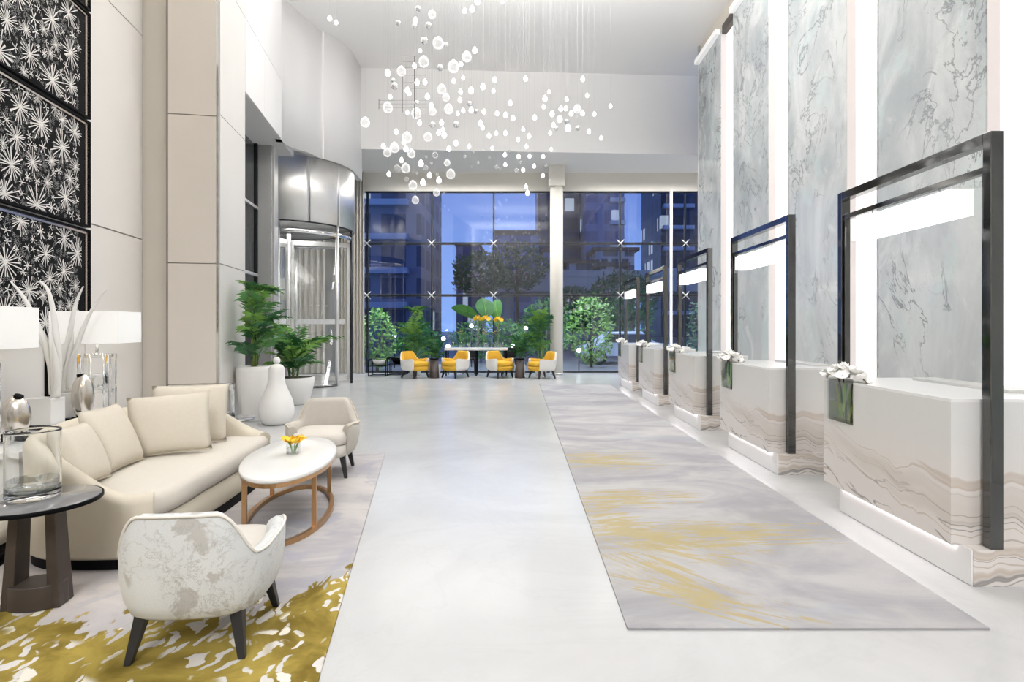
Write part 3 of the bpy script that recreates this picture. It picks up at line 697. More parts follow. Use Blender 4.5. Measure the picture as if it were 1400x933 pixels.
part('plinth', 'black', so, lambda b: b.prism([(((p.x-cen.x)*.955+cen.x), ((p.y-cen.y)*.955+cen.y)) for p in Us+[Vector((p.x, p.y)) for p in front]], 0, .075))

def pillow(name, label, loc, rot, w, h, t, group='cream pillows on the sofa'):
    o = thing(name, label, 'pillow', loc, 0, group); o.rotation_euler = rot; n = 14
    def f(b):
        for sg in (1, -1):
            V, F = [], []
            for j in range(n+1):
                for i in range(n+1):
                    u, v = 2*i/n-1, 2*j/n-1; k = (max(0, 1-u*u)*max(0, 1-v*v))**.42
                    pin = 1-.05*(1-u*u)*abs(v)**3; pn2 = 1-.05*(1-v*v)*abs(u)**3
                    V.append((u*w/2*pn2, sg*t/2*k, h/2+v*h/2*pin))
            for j in range(n):
                for i in range(n): F.append([j*(n+1)+i, j*(n+1)+i+1, (j+1)*(n+1)+i+1, (j+1)*(n+1)+i])
            b.add(V, F, True)
    part('cover', 'pillow', o, f)
    part('zip_edge', 'pipe', o, lambda b: b.tube([(x*w/2*.985, 0, h/2+z*h/2*.985) for x, z in ((-1, -1), (-.5, -.965), (0, -.95), (.5, -.965), (1, -1))], .006, 6))
    return o
pillow('pillow', 'square cream pillow leaning in the near arm corner of the sofa, in front of another', (-2.80, 3.78, .462), (R(-24), R(3), R(103)), .44, .42, .17)
pillow('pillow', 'narrow-seen cream pillow standing behind the nearest one, edge towards the table', (-2.90, 4.22, .462), (R(-24), 0, R(97)), .5, .48, .17)
pillow('pillow', 'large cream pillow facing the room, front one of the two at the far end', (-2.82, 4.62, .462), (R(-20), R(-3), R(26)), .60, .5, .18)
pillow('pillow', 'cream pillow mostly hidden behind the large one at the far end of the sofa', (-2.93, 5.05, .462), (R(-18), 0, R(20)), .62, .53, .17)

# round pouf cut by the left edge
pf = thing('round_ottoman', 'low round white-topped ottoman with dark rings, cut off by the left edge', 'ottoman', (-3.64, 3.48, FZ), sc=.8)
part('base_ring', 'black', pf, lambda b: b.lathe([(.52, 0), (.54, 0), (.54, .03), (.52, .03)], n=40))
part('body', 'dark_wood', pf, lambda b: b.lathe([(.5, .02), (.51, .12)], n=40))
part('top_ring', 'black', pf, lambda b: b.lathe([(.53, .12), (.55, .12), (.55, .15), (.53, .15)], n=40))
part('cushion', 'sofa_seat', pf, lambda b: b.lathe([(.52, .15), (.55, .17), (.55, .26), (.5, .31), (.3, .325), (.01, .33)], n=40))

# =================================================================== tub armchairs
def se(a, rx, ry, p=.62):
    c, s = cos(a), sin(a); return (rx*math.copysign(abs(c)**p, c), ry*math.copysign(abs(s)**p, s))
def tub_chair(name, label, loc, rot, outer, seat, lining=None, piping='pipe', group=None, sc=1.):
    o = thing(name, label, 'armchair', loc, rot, group, sc)
    Wx, Wy = .345, .33
    A0, A1, n = R(-46), R(226), 56
    def h(a):
        d = abs(math.degrees(a)-90)
        return .50+.22*(1-sstep((d-18)/44))+.03*sstep((d-72)/40)-.02*sstep((d-124)/12)
    ag = [A0+(A1-A0)*k/n for k in range(n+1)]
    def sect(a, prof):
        return [(*se(a, Wx*k+o_, Wy*k+o_), z) for k, o_, z in prof]
    def f(b):
        rs = []
        for a in ag:
            H = h(a); fl = .05*(H-.5)
            rs.append(sect(a, ((.80, 0, .205), (.88, 0, .225), (.95, 0, .285), (.99, 0, .37), (1., fl*.5, .45), (1., fl, H-.03), (1., fl-.012, H-.006), (1., fl-.035, H), (1., fl-.06, H-.01), (1., fl-.075, H-.04), (1., -.08, .44), (.96, -.09, .26), (.80, -.06, .205))))
        b.rings(rs, True, True)
    part('back_shell', outer, o, f)
    part('piping', piping, o, lambda b: b.tube([(*se(a, Wx+.05*(h(a)-.5)-.003, Wy+.05*(h(a)-.5)-.003), h(a)-.008) for a in ag], .008, 6))
    if lining:
        def g_(b):
            b.rings([sect(a, ((1., .05*(h(a)-.5)-.036, h(a)+.004), (1., .05*(h(a)-.5)-.064, h(a)-.008), (1., .05*(h(a)-.5)-.081, h(a)-.042), (1., -.086, .43), (.98, -.09, .33))) for a in ag], False, False)
        part('inner_lining', lining, o, g_)
    al = [2*pi*k/48 for k in range(48)]
    def seatf(z): return [(Wx-.055, Wy-.03, z)]
    def ring(k, z, dy=-.055): return [(se(a, (Wx-.08)*k, (Wy-.03)*k, .5)[0], se(a, (Wx-.08)*k, (Wy-.03)*k, .5)[1]+dy, z) for a in al]
    part('seat_base', seat if not lining else lining, o, lambda b: b.rings([ring(.9, .205), ring(.98, .22), ring(1, .26), ring(1, .325)]))
    part('seat_cushion', seat, o, lambda b: b.rings([ring(.97, .33), ring(1.01, .345), ring(1.02, .39), ring(.99, .425), ring(.92, .445), ring(.5, .46), ring(.1, .463)]))
    for sx in (-1, 1):
        for sy, ty in ((-1, -.21), (1, .19)):
            x0, y0, x1, y1 = sx*.21, ty, sx*.255, ty+sy*.055
            def lg(b):
                P = []
                for x, y, z, w_ in ((x1, y1, 0, .016), (x0, y0, .235, .03)): P.append([(x-w_, y-w_, z), (x+w_, y-w_, z), (x+w_, y+w_, z), (x-w_, y+w_, z)])
                b.rings(P, True, True, False)
            part('leg', 'black_wood', o, lg, .003)
    return o
tub_chair('tub_chair', 'tub armchair in distressed grey-white velvet with black legs, seen from behind', (-1.50, 2.76, FZ), R(186), 'distressed', 'taupe_light', None, 'pipe_white', 'lounge tub armchairs', .94)
tub_chair('tub_chair', 'plain taupe tub armchair facing the room behind the oval table', (-1.98, 5.80, FZ), R(9), 'taupe', 'taupe_light', None, 'pipe', 'lounge tub armchairs', 1.0)
Y4 = (('saffron and white tub armchair facing right, beside the tall left palm', -3.0, 16.5, 52), ('saffron tub armchair with its white back to the right, before the bar table', -1.84, 16.65, -38),
      ('saffron tub armchair with its white back to the left, before the bar table', -.55, 16.65, 38), ('saffron and white tub armchair showing its white side, next to the round column', .68, 16.4, -60))
for i, (lb, x, y, r) in enumerate(Y4):
    tub_chair('tub_chair', lb, (x, y, 0), R(r), 'white_fab', 'yellow', 'yellow', 'pipe_white', 'saffron armchairs by the window', 1.06)

# =================================================================== oval coffee table
cf = thing('oval_coffee_table', 'oval white-topped coffee table on a bronze ring base in the middle of the lounge rug', 'table', (-1.80, 4.52, FZ), A+R(2))
def ov(a, rx, ry): return (rx*cos(a), ry*sin(a))
OV = [2*pi*k/56 for k in range(56)]
part('table_top', 'white_gloss', cf, lambda b: b.rings([[(*ov(a, .335*k, .75+.335*(k-1)), z) for a in OV] for k, z in ((.97, .435), (1, .442), (1, .462), (.985, .468), (.5, .469), (.1, .469))]))
def oring(rx, ry, wd, z0, z1):
    def f(b):
        b.rings([[(*ov(a, rx+w_, ry+w_), z) for w_, z in ((0, z0), (0, z1), (-wd, z1), (-wd, z0))] for a in OV+[OV[0]]], True, False, False)
    return f
part('floor_ring', 'brass', cf, oring(.315, .73, .035, 0, .035))
part('top_ring', 'brass', cf, oring(.325, .74, .03, .405, .436))
for a in (38, 142, 218, 322):
    x, y = ov(R(a), .298, .713)
    part('leg', 'brass', cf, lambda b: b.box(x-.016, x+.016, y-.016, y+.016, .03, .41), .003)

def bloom(seed, r=.03):
    random.seed(seed); b = MB()
    for k in range(7):
        a = 2*pi*k/7+random.uniform(-.2, .2); t = random.uniform(.2, .8); c, s = cos(a), sin(a)
        P = []
        for l, wd, z in ((.1, .12, 0), (.5, .42, .18*t), (.85, .34, .5*t), (1.05, .05, .75*t)):
            P.append([(r*(l*c-w_*s), r*(l*s+w_*c), r*z) for w_ in (-wd, 0, wd)])
        b.rings(P, False, False)
    b.ball((0, 0, r*.15), r*.2, 6, 4)
    return b
vz = thing('square_vase', 'small square glass vase of yellow flowers on the oval table', 'vase', (-1.80, 4.56, FZ+.47), A)
def cubev(b, s=.045, h=.085):
    b.box(-s, s, -s, s, 0, .008)
    for x0, x1, y0, y1 in ((-s, -s+.004, -s, s), (s-.004, s, -s, s), (-s, s, -s, -s+.004), (-s, s, s-.004, s)): b.box(x0, x1, y0, y1, .008, h)
part('glass', 'glass', vz, cubev)
part('water', 'water', vz, lambda b: b.box(-.039, .039, -.039, .039, .009, .05))
for k in range(6):
    random.seed(k); x, y = random.uniform(-.03, .03), random.uniform(-.03, .03)
    part('stem', 'leaf_light', vz, lambda b: b.tube([(x*.4, y*.4, .012), (x, y, .06), (x*1.9, y*1.9, .10)], .004, 6))
ym = bloom(3, .042).mesh('flower', 'petal_yellow')
for k in range(13):
    random.seed(30+k); a = k*2.4; r = .012*sqrt(k)*1.7
    link('flower', ym, vz, (r*cos(a)+.01, r*sin(a), .085+random.uniform(0, .045)), (random.uniform(-.5, .5), random.uniform(-.5, .5), a))

# =================================================================== side tables in the lounge
st = thing('side_table', 'round smoked-glass side table on a dark walnut slab base, front left corner', 'side table', (-2.57, 3.05, FZ), A); st.scale = (.86, .86, 1)
part('table_top', 'smoked', st, lambda b: b.lathe([(.318, .548), (.325, .552), (.325, .562), (.32, .566), (.01, .566)], n=48))
part('top_rim', 'black', st, lambda b: b.lathe([(.33, .54), (.335, .545), (.335, .562), (.326, .564), (.326, .54)], n=48, caps=False))
part('base', 'dark_wood', st, lambda b: b.rings([[(*ov(a, .165*k, .115*k), z) for a in OV] for k, z in ((1.0, 0), (.97, .12), (.93, .125))], True, True), .003)
for sx in (-1, 1):
    def slab(b):
        b.rings([[(sx*x0, -w_, z), (sx*x1, -w_, z), (sx*x1, w_, z), (sx*x0, w_, z)] for x0, x1, w_, z in ((.095, .162, .075, .0), (.07, .125, .06, .5), (.04, .125, .06, .545))], True, True, False)
    part('leg', 'dark_wood', st, slab, .004)
part('top_brace', 'dark_wood', st, lambda b: b.box(-.1, .1, -.05, .05, .52, .548))

def jar(loc, label, r, h, wl, wavy=0.):
    o = thing('glass_cylinder_vase', label, 'vase', loc, 0)
    seg = 40
    def rr(a, z): return r*(1+wavy*sin(5*a+z*26)*sin(z*21+a*2))
    zs = [0, .015, .2*h, .4*h, .6*h, .8*h, h*.97, h]
    def f(b):
        rs = [[(rr(2*pi*k/seg, z)*(.96 if z == 0 else 1)*cos(2*pi*k/seg), rr(2*pi*k/seg, z)*sin(2*pi*k/seg)*(.96 if z == 0 else 1), z) for k in range(seg)] for z in zs]
        rs += [[(rr(2*pi*k/seg, z)*.94*cos(2*pi*k/seg), rr(2*pi*k/seg, z)*.94*sin(2*pi*k/seg), max(z, .025)) for k in range(seg)] for z in zs[::-1][:-1]]
        b.rings(rs)
    part('glass', 'crystal', o, f)
    if wl: part('water', 'water', o, lambda b: b.lathe([(r*.92, .028), (r*.925, wl*.5), (r*.925, wl)], n=seg))
    return o
jar((-2.62, 3.08, FZ+.567), 'clear glass cylinder vase a quarter full of water on the smoked-glass side table', .122, .36, .10)
st2 = thing('glass_side_table', 'small round dark glass side table on one post, behind the far end of the sofa', 'side table', (-3.06, 6.05, FZ), 0)
part('table_top', 'smoked', st2, lambda b: b.lathe([(.235, .492), (.245, .496), (.245, .507), (.01, .508)], n=40))
part('under_block', 'black', st2, lambda b: b.lathe([(.11, .44), (.11, .49)], n=24))
part('leg', 'black', st2, lambda b: b.tube([(.03, 0, 0), (.03, 0, .45)], .022, 12))
part('foot', 'black', st2, lambda b: b.lathe([(.17, 0), (.17, .015)], n=32))
jar((-3.09, 6.02, FZ+.509), 'wavy clear glass vase on the small dark side table behind the sofa', .085, .37, 0, .07)

# =================================================================== palms and pots
def frond(L, droop, nl, ll, seed, wd=.016):
    random.seed(seed); b = MB(); pts = []
    for k in range(9):
        t = k/8; pts.append(Vector((L*(.16*t+.50*t*t*droop), 0, L*(1.08*t-.52*t*t*droop))))
    sp = spline(pts, 4); b.tube(sp, lambda t: .008*(1-t)+.002, 5)
    m = len(sp)
    for i in range(nl):
        t = .24+.76*i/(nl-1); p = sp[min(m-1, int(t*(m-1)))]; d = (sp[min(m-1, int(t*(m-1))+1)]-sp[max(0, int(t*(m-1))-1)]).normalized()
        l = ll*(.45+.75*sin(pi*min(1, .18+t*.8)))*random.uniform(.85, 1.1)
        for sg in (-1, 1):
            q = (Vector((0, sg, 0))*.9+d*.7+Vector((0, 0, random.uniform(-.1, .45)))).normalized(); up = Vector((0, 0, 1)); s_ = q.cross(up).normalized()*wd
            a, c, e_ = p, p+q*l*.5+Vector((0, 0, -.03*l)), p+q*l+Vector((0, 0, random.uniform(-.5, -.15)*l))
            b.add([a-s_*.4, a+s_*.4, c+s_, e_, c-s_], [[0, 1, 2, 3, 4]])
    return b
def palm(name, label, loc, stems, fronds, group=None, sd=1, mats=('leaf', 'leaf_light', 'leaf_dark')):
    """stems: (x, y, height); fronds: (stem, base height, length, azimuth, tilt back, droop)"""
    o = thing(name, label, 'plant', loc, 0, group)
    for k, (x, y, hh) in enumerate(stems):
        part('stem', 'stem', o, lambda b: b.tube([(x*.6, y*.6, -.06), (x*.85, y*.85, hh*.5), (x, y, hh)], lambda t: .018*(1-.5*t), 8))
    for k, (si, z, L, az, tilt, dr) in enumerate(fronds):
        x, y, hh = stems[si]
        f = frond(L, dr, 17, L*.27, sd*100+k, .005+.002*L).build('frond', mats[(k*7+sd) % len(mats)], o, (x*.9, y*.9, z)); f.rotation_euler = (0, R(tilt), R(az))
    return o
def crown(n, h0, h1, L0, L1, seed, ns, az0=0, az1=360):
    random.seed(seed); F = []
    for k in range(n):
        t = k/(n-1); F.append((k % ns, h0+(h1-h0)*t*random.uniform(.85, 1), (L0+(L1-L0)*t)*random.uniform(.85, 1.12), az0+((k*137.5) % 360)/360*(az1-az0)+random.uniform(-8, 8), random.uniform(-14, 6)+16*(1-t), random.uniform(.7, 1.3)))
    return F
pot1 = thing('tall_planter', 'tall tapered white planter by the stone pillar', 'planter', (-4.23, 9.12, 0))
part('body', 'white_matte', pot1, lambda b: b.lathe([(.17, 0), (.185, .02), (.25, .5), (.265, .78), (.25, .86), (.235, .865), (.23, .82)], n=40, caps=True))
part('soil', 'soil', pot1, lambda b: b.lathe([(.225, .80), (.225, .84)], n=32))
palm('potted_palm', 'tall kentia palm with two tiers of fronds in the tall white planter', (-4.23, 9.12, .84), [(0, 0, 1.15), (.04, .03, .85), (-.05, .02, .75), (.0, -.05, .6)],
     crown(17, .02, .75, .75, .85, 21, 4, -100, 85)+[(0, 1.08, .52, 28*k-100, -6+4*k, 1.2) for k in range(7)], 'palms by the revolving door', 2)
pot2 = thing('low_planter', 'low wide white planter bowl in front of the revolving door', 'planter', (-4.35, 11.0, 0))
part('body', 'white_matte', pot2, lambda b: b.lathe([(.26, 0), (.29, .02), (.38, .35), (.40, .5), (.385, .52), (.37, .5)], n=40))
part('soil', 'soil', pot2, lambda b: b.lathe([(.36, .47), (.36, .505)], n=32))
palm('potted_palm', 'bushy deep green palm in the low white bowl before the revolving door', (-4.35, 11.0, .50), [(0, 0, .5), (.1, .05, .5), (-.1, .04, .45), (.03, -.1, .4), (-.05, .1, .4)],
     crown(24, .0, .3, .7, 1.05, 33, 5), 'palms by the revolving door', 3)
gd = thing('gourd_sculpture', 'white pear-shaped floor sculpture topped with a small ball, beside the tall planter', 'sculpture', (-3.71, 8.75, 0), sc=.96)
part('body', 'white_matte', gd, lambda b: b.lathe([(.17, 0), (.22, .03), (.262, .14), (.268, .24), (.24, .38), (.18, .52), (.135, .63), (.118, .74), (.122, .83), (.118, .89), (.09, .935), (.04, .955), (.02, .96)], n=40))
part('ball', 'white_matte', gd, lambda b: b.ball((0, 0, 1.01), .055, 18, 12, 1, 1, 1.1))

# =================================================================== window bay furniture
def drum(loc, label):
    o = thing('drum_table', label, 'side table', loc, 0, 'dark drum tables by the window')
    part('body', 'dark_wood', o, lambda b: b.lathe([(.15, 0), (.145, .02), (.115, .54)], n=28))
    part('top', 'black', o, lambda b: b.lathe([(.13, .54), (.135, .55), (.13, .565), (.01, .566)], n=28))
    return o
drum((-2.44, 16.5, 0), 'dark conical drum table between the two left saffron armchairs')
drum((.04, 16.5, 0), 'dark conical drum table left of the armchair by the round column')
bt = thing('bar_table', 'long white-topped high table on thin dark legs against the window wall', 'table', (-1.27, 17.35, 0))
part('table_top', 'white_gloss', bt, lambda b: b.box(-.95, .95, -.3, .3, .77, .84), .006)
for x in (-.9, 0, .9):
    for y in (-.25, .25): part('leg', 'black', bt, lambda b: b.box(x-.018, x+.018, y-.018, y+.018, 0, .77))
def barchair(x, label):
    o = thing('bar_chair', label, 'chair', (x, 17.85, 0), 0, 'dark chairs behind the bar table')
    part('seat', 'black_wood', o, lambda b: b.box(-.2, .2, -.2, .2, .44, .5), .01)
    part('backrest', 'black_wood', o, lambda b: b.box(-.2, .2, .16, .2, .5, .82), .01)
    for sx in (-.17, .17):
        for sy in (-.17, .17): part('leg', 'black_wood', o, lambda b: b.tube([(sx*1.15, sy*1.15, 0), (sx, sy, .45)], .015, 6))
barchair(-1.55, 'dark chair half hidden behind the bar table, left one'); barchair(-.28, 'dark chair half hidden behind the bar table, right one')

def leafy(loc, z1, label, mat, sd, n=16, spread=.16, flower=None):
    o = thing('glass_bud_vase', label, 'vase', loc, 0, 'glass vases along the bar table'); random.seed(sd)
    part('glass', 'glass', o, lambda b: b.lathe([(.045, 0), (.05, .01), (.05, .16), (.047, .16), (.045, .015)], n=20, caps=False))
    part('water', 'water', o, lambda b: b.lathe([(.043, .012), (.043, .07)], n=20))
    for k in range(n):
        a = k*2.4; t = random.uniform(.5, 1); sp = spread*random.uniform(.4, 1)
        def lf(b):
            top = Vector((sp*cos(a), sp*sin(a), z1*t)); q = Vector((-sin(a), cos(a), 0))*.028
            b.tube([(0, 0, .02), (top.x*.3, top.y*.3, top.z*.6), top], .003, 4)
            d = Vector((cos(a)*.10, sin(a)*.10, .03)); b.add([top, top+d*.5+q, top+d*1.1-Vector((0, 0, .04)), top+d*.5-q], [[0, 1, 2, 3]])
        part('leaf', mat, o, lf)
    if flower:
        for k in range(4):
            a = k*1.7; bloom(k, .04).build('flower', flower, o, (.06*cos(a), .06*sin(a), z1*.8+.03*k))
for i, (x, mt, fl) in enumerate(((-2.0, 'leaf_dark', None), (-1.75, 'leaf', 'petal_yellow'), (-1.5, 'leaf_dark', None), (-1.0, 'leaf', 'petal_yellow'), (-.72, 'leaf_dark', 'petal_yellow'), (-.5, 'leaf_dark', None))):
    leafy((x, 17.22, .84), .5, 'small clear glass vase of greenery on the bar table, %s from the left' % ORD[i+1], mt, i, flower=fl)
def banana(loc, h, label, az, L, Wd, tilt, roll=0, sd=0):
    o = thing('banana_leaf_vase', label, 'vase', loc, 0, 'tall banana leaf vases on the bar table')
    part('glass', 'glass', o, lambda b: b.lathe([(.07, 0), (.075, .01), (.06, h*.5), (.075, h*.62), (.071, h*.62), (.055, h*.5), (.068, .015)], n=24, caps=False))
    part('stem', 'stem', o, lambda b: b.tube([(0, 0, .02), (0, 0, h*.6), (.0, 0, h)], .014, 8))
    def lf(b):
        rs = []; n = 14
        for k in range(n+1):
            t = k/n; y = L*t; wd = Wd*sin(pi*min(1, .06+t*.92))**.6*(1 if t < .97 else .4); zz = -.22*L*t*t
            rs.append([(s_*wd, y, zz+abs(s_)*.16*wd+(.012*sin(t*40+s_*3))) for s_ in (-1, -.6, -.25, 0, .25, .6, 1)])
        b.rings(rs, False, False)
    l = MB(); lf(l); q = l.build('banana_leaf', ('leaf', 'leaf_dark', 'leaf_light')[sd], o, (0, 0, h)); q.rotation_euler = (R(tilt), R(roll), R(az))
    m_ = MB().tube([(0, L*t, -.22*L*t*t+.012) for t in (0, .3, .6, .95)], lambda t: .012*(1-t)+.003, 6).build('midrib', 'leaf_light', q)
    for k in range(6):
        random.seed(k+sd); a = k*1.05
        bloom(k+9, .07).build('flower', 'petal_yellow', o, (.09*cos(a), .09*sin(a)-.06, h-.08+.03*(k % 3)), 0).rotation_euler = (R(60), 0, a)
banana((-1.25, 17.5, .84), .95, 'tall glass vase holding a long banana leaf that leans far left', 88, 1.05, .21, 46, 62, 0)
banana((-1.0, 17.35, .84), .95, 'tall glass vase holding a broad upright dark banana leaf, middle of three', 20, .62, .30, 75, 0, 1)
banana((-.62, 17.5, .84), .92, 'tall glass vase holding a bright banana leaf that rises to the right', -20, .72, .24, 70, -25, 0)

def wpot(loc, label, r=.2, h=.35):
    o = thing('floor_planter', label, 'planter', loc, 0, 'window bay planters')
    part('body', 'white_matte', o, lambda b: b.lathe([(r*.75, 0), (r*.8, .01), (r, h), (r*.95, h+.01), (r*.92, h-.03)], n=28))
    part('soil', 'soil', o, lambda b: b.lathe([(r*.9, h-.06), (r*.9, h-.03)], n=24))
    return o
wpot((-3.15, 17.4, 0), 'white planter behind the leftmost saffron armchair')
palm('potted_palm', 'tall bright palm behind the leftmost saffron armchair', (-3.15, 17.4, .33), [(0, 0, 1.5), (.08, .05, 1.1), (-.1, .02, .9), (.03, -.07, .7)],
     crown(20, .1, .9, .85, 1.0, 41, 4)+[(0, 1.4, .62, 72*k, -8, 1.1) for k in range(6)], 'palms by the window', 4)
wpot((-2.55, 17.6, 0), 'white planter behind the left drum table', .16, .3)
palm('potted_palm', 'small dark palm behind the left drum table', (-2.55, 17.6, .28), [(0, 0, .5), (.05, .03, .4)], crown(16, .1, .45, .5, .65, 42, 2), 'palms by the window', 5, ('leaf_dark', 'leaf'))
wpot((.05, 17.5, 0), 'white planter behind the right drum table', .17, .3)
palm('potted_palm', 'small dark palm behind the right drum table', (.05, 17.5, .28), [(0, 0, .6), (.05, .03, .5), (-.04, .03, .5)], crown(20, .1, .55, .6, .75, 43, 3), 'palms by the window', 6, ('leaf_dark', 'leaf'))
wpot((.68, 17.4, 0), 'white planter behind the armchair by the round column')
palm('potted_palm', 'tall arching palm left of the round column', (.68, 17.4, .33), [(0, 0, 1.3), (.08, .05, 1.0), (-.1, .02, .8), (.03, -.07, .7)],
     crown(20, .2, 1.1, .85, 1.05, 44, 4, 75, 305), 'palms by the window', 7)
for k, (x, y, h, mt, lb) in enumerate(((-4.2, 17.2, .5, 'white_matte', 'black wire cube stand with a white succulent bowl by the curtain'), (-3.75, 17.7, .52, 'black', 'black wire cube stand with a dark bowl, behind the white one'))):
    o = thing('wire_stand', lb.replace(' with a white succulent bowl', ' holding the white bowl').replace(' with a dark bowl', ' holding the dark bowl'), 'stand', (x, y, 0), 0, 'wire stands by the curtain')
    def wf(b):
        s_ = .26
        for sx in (-s_, s_):
            for sy in (-s_, s_): b.box(sx-.01, sx+.01, sy-.01, sy+.01, 0, h)
        for z in (.01, h):
            for sx in (-s_, s_): b.box(sx-.01, sx+.01, -s_, s_, z-.01, z+.01); b.box(-s_, s_, sx-.01, sx+.01, z-.01, z+.01)
    part('wire_frame', 'black', o, wf)
    part('tray', 'black', o, lambda b: b.box(-.25, .25, -.25, .25, h-.20, h-.19))
    q = thing('succulent_bowl', ('white', 'dark')[k]+' bowl of yellow-green succulents on the %s wire stand' % ('front', 'rear')[k], 'planter', (x, y, h-.189), 0, 'succulent bowls')
    part('bowl', mt, q, lambda b: b.lathe([(.1, 0), (.15, .05), (.21, .19), (.195, .19), (.14, .07)], n=28))
    part('soil', 'soil', q, lambda b: b.lathe([(.18, .14), (.185, .165)], n=24))
    sm = bloom(5, .07).mesh('succulent', 'leaf_light' if k == 0 else 'leaf_dark')
    for j in range(11):
        a = j*2.4; r = .05*sqrt(j)
        link('succulent', sm, q, (r*cos(a), r*sin(a), .165), (0, 0, a))

# =================================================================== reception desks
PW = ['nearest', 'second nearest', 'middle', 'second farthest', 'farthest']
for k in range(5):
    y0 = 3.365+2.46*k; nm = PW[k]
    d = thing('reception_desk', 'veined white marble reception desk on a glowing plinth, %s of the five' % nm, 'desk', (2.55, y0, 0), 0, 'reception desks')
    notch = [(0, 0), (.78, 0), (.78, 1.405), (0, 1.405), (0, 1.33), (.15, 1.33), (.15, .985), (0, .985)]
    def body(b):
        b.prism([(0, 0), (.78, 0), (.78, 1.405), (0, 1.405)], .21, .74)
        b.prism(notch, .74, 1.05)
    part('body', 'desk', d, body)
    part('counter_top', 'top_white', d, lambda b: b.prism(notch, 1.05, 1.068))
    part('plinth', 'desk', d, lambda b: b.box(.066, .95, -.085, 1.265, 0, .21))
    part('plinth_front', 'white_gloss', d, lambda b: b.box(.055, .066, -.08, 1.265, .004, .21))
    part('light_strip', 'led', d, lambda b: b.box(.026, .05, .03, 1.24, .2, .2095))
    part('staff_ledge', 'steel', d, lambda b: b.box(.60, .78, .3, 1.2, 1.068, 1.09), .003)
    p = thing('portal_frame', 'black polished steel portal frame standing over the %s reception desk' % nm, 'frame', (2.715, y0-.085, 0), 0, 'steel portal frames')
    L = 1.577
    for ya, yb in ((0, .06), (L-.06, L)):
        part('post', 'chrome_dark', p, lambda b: b.box(0, .075, ya, yb, .211 if ya == 0 else .211, 2.625), .004)
    part('top_bar', 'chrome_dark', p, lambda b: b.box(0, .075, .06, L-.06, 2.56, 2.625), .003)
    part('lower_bar', 'chrome_dark', p, lambda b: b.box(.015, .055, .06, L-.06, 2.395, 2.435), .003)
    for ya, yb in ((.065, .085), (L-.085, L-.065)): part('inner_post', 'chrome_dark', p, lambda b: b.box(.015, .05, ya, yb, 1.07, 2.395), .002)
    for yy in (.45, 1.15): part('hanger', 'chrome', p, lambda b: b.tube([(.035, yy, 2.35), (.035, yy, 2.4)], .006, 6))
    part('light_panel', 'light_panel', p, lambda b: b.box(-.03, .12, .27, 1.33, 2.19, 2.355), .004)
    v = thing('flower_vase', 'glass vase of white orchids set into the corner of the %s reception desk' % nm, 'vase', (2.625, y0+1.158, .745), 0, 'orchid vases on the desks')
    def gv(b, x=.095, y=.155, h=.315):
        b.box(-x, x-.03, -y, y, 0, .012)
        for q in ((-x, -x+.006, -y, y), (x-.036, x-.03, -y, y), (-x, x-.03, -y, -y+.006), (-x, x-.03, y-.006, y)): b.box(*q, .012, h)
    part('glass', 'glass', v, gv)
    part('water', 'vase_water', v, lambda b: b.box(-.086, .056, -.146, .146, .014, .15))
    random.seed(60+k)
    for j in range(9):
        yy, xx = random.uniform(-.12, .12), random.uniform(-.07, .03); t = random.uniform(-.06, .06)
        def bl(b):
            rs = [[(xx, yy+s_*wd+t*z*4+.05*sin(z*9+j), z) for s_ in (-1, 0, 1)] for z, wd in ((.015, .012), (.1, .02), (.2, .022), (.3, .012))]
            b.rings(rs, False, False)
        part('leaf', ('leaf_light', 'leaf', 'stem')[j % 3], v, bl)
    fm = bloom(70, .05).mesh('flower', 'petal')
    for j in range(38):
        a = random.uniform(0, 2*pi); rr = random.uniform(.02, 1); yy = .02+.25*rr*cos(a); xx = -.03+.13*rr*sin(a)
        link('flower', fm, v, (xx, yy, .335+.075*(1-rr*rr)+random.uniform(-.02, .02)), (random.uniform(-.7, .7), random.uniform(-.7, .7), a))
    for j in range(3):
        s_ = (-1, 1, .3)[j]
        part('stem', 'trunk', v, lambda b: b.tube(spline([(-.02, .05*s_, .02), (-.03, .09*s_, .3), (-.03, .2*s_, .36), (-.03, .3*s_, .31)], 5), .005, 5))

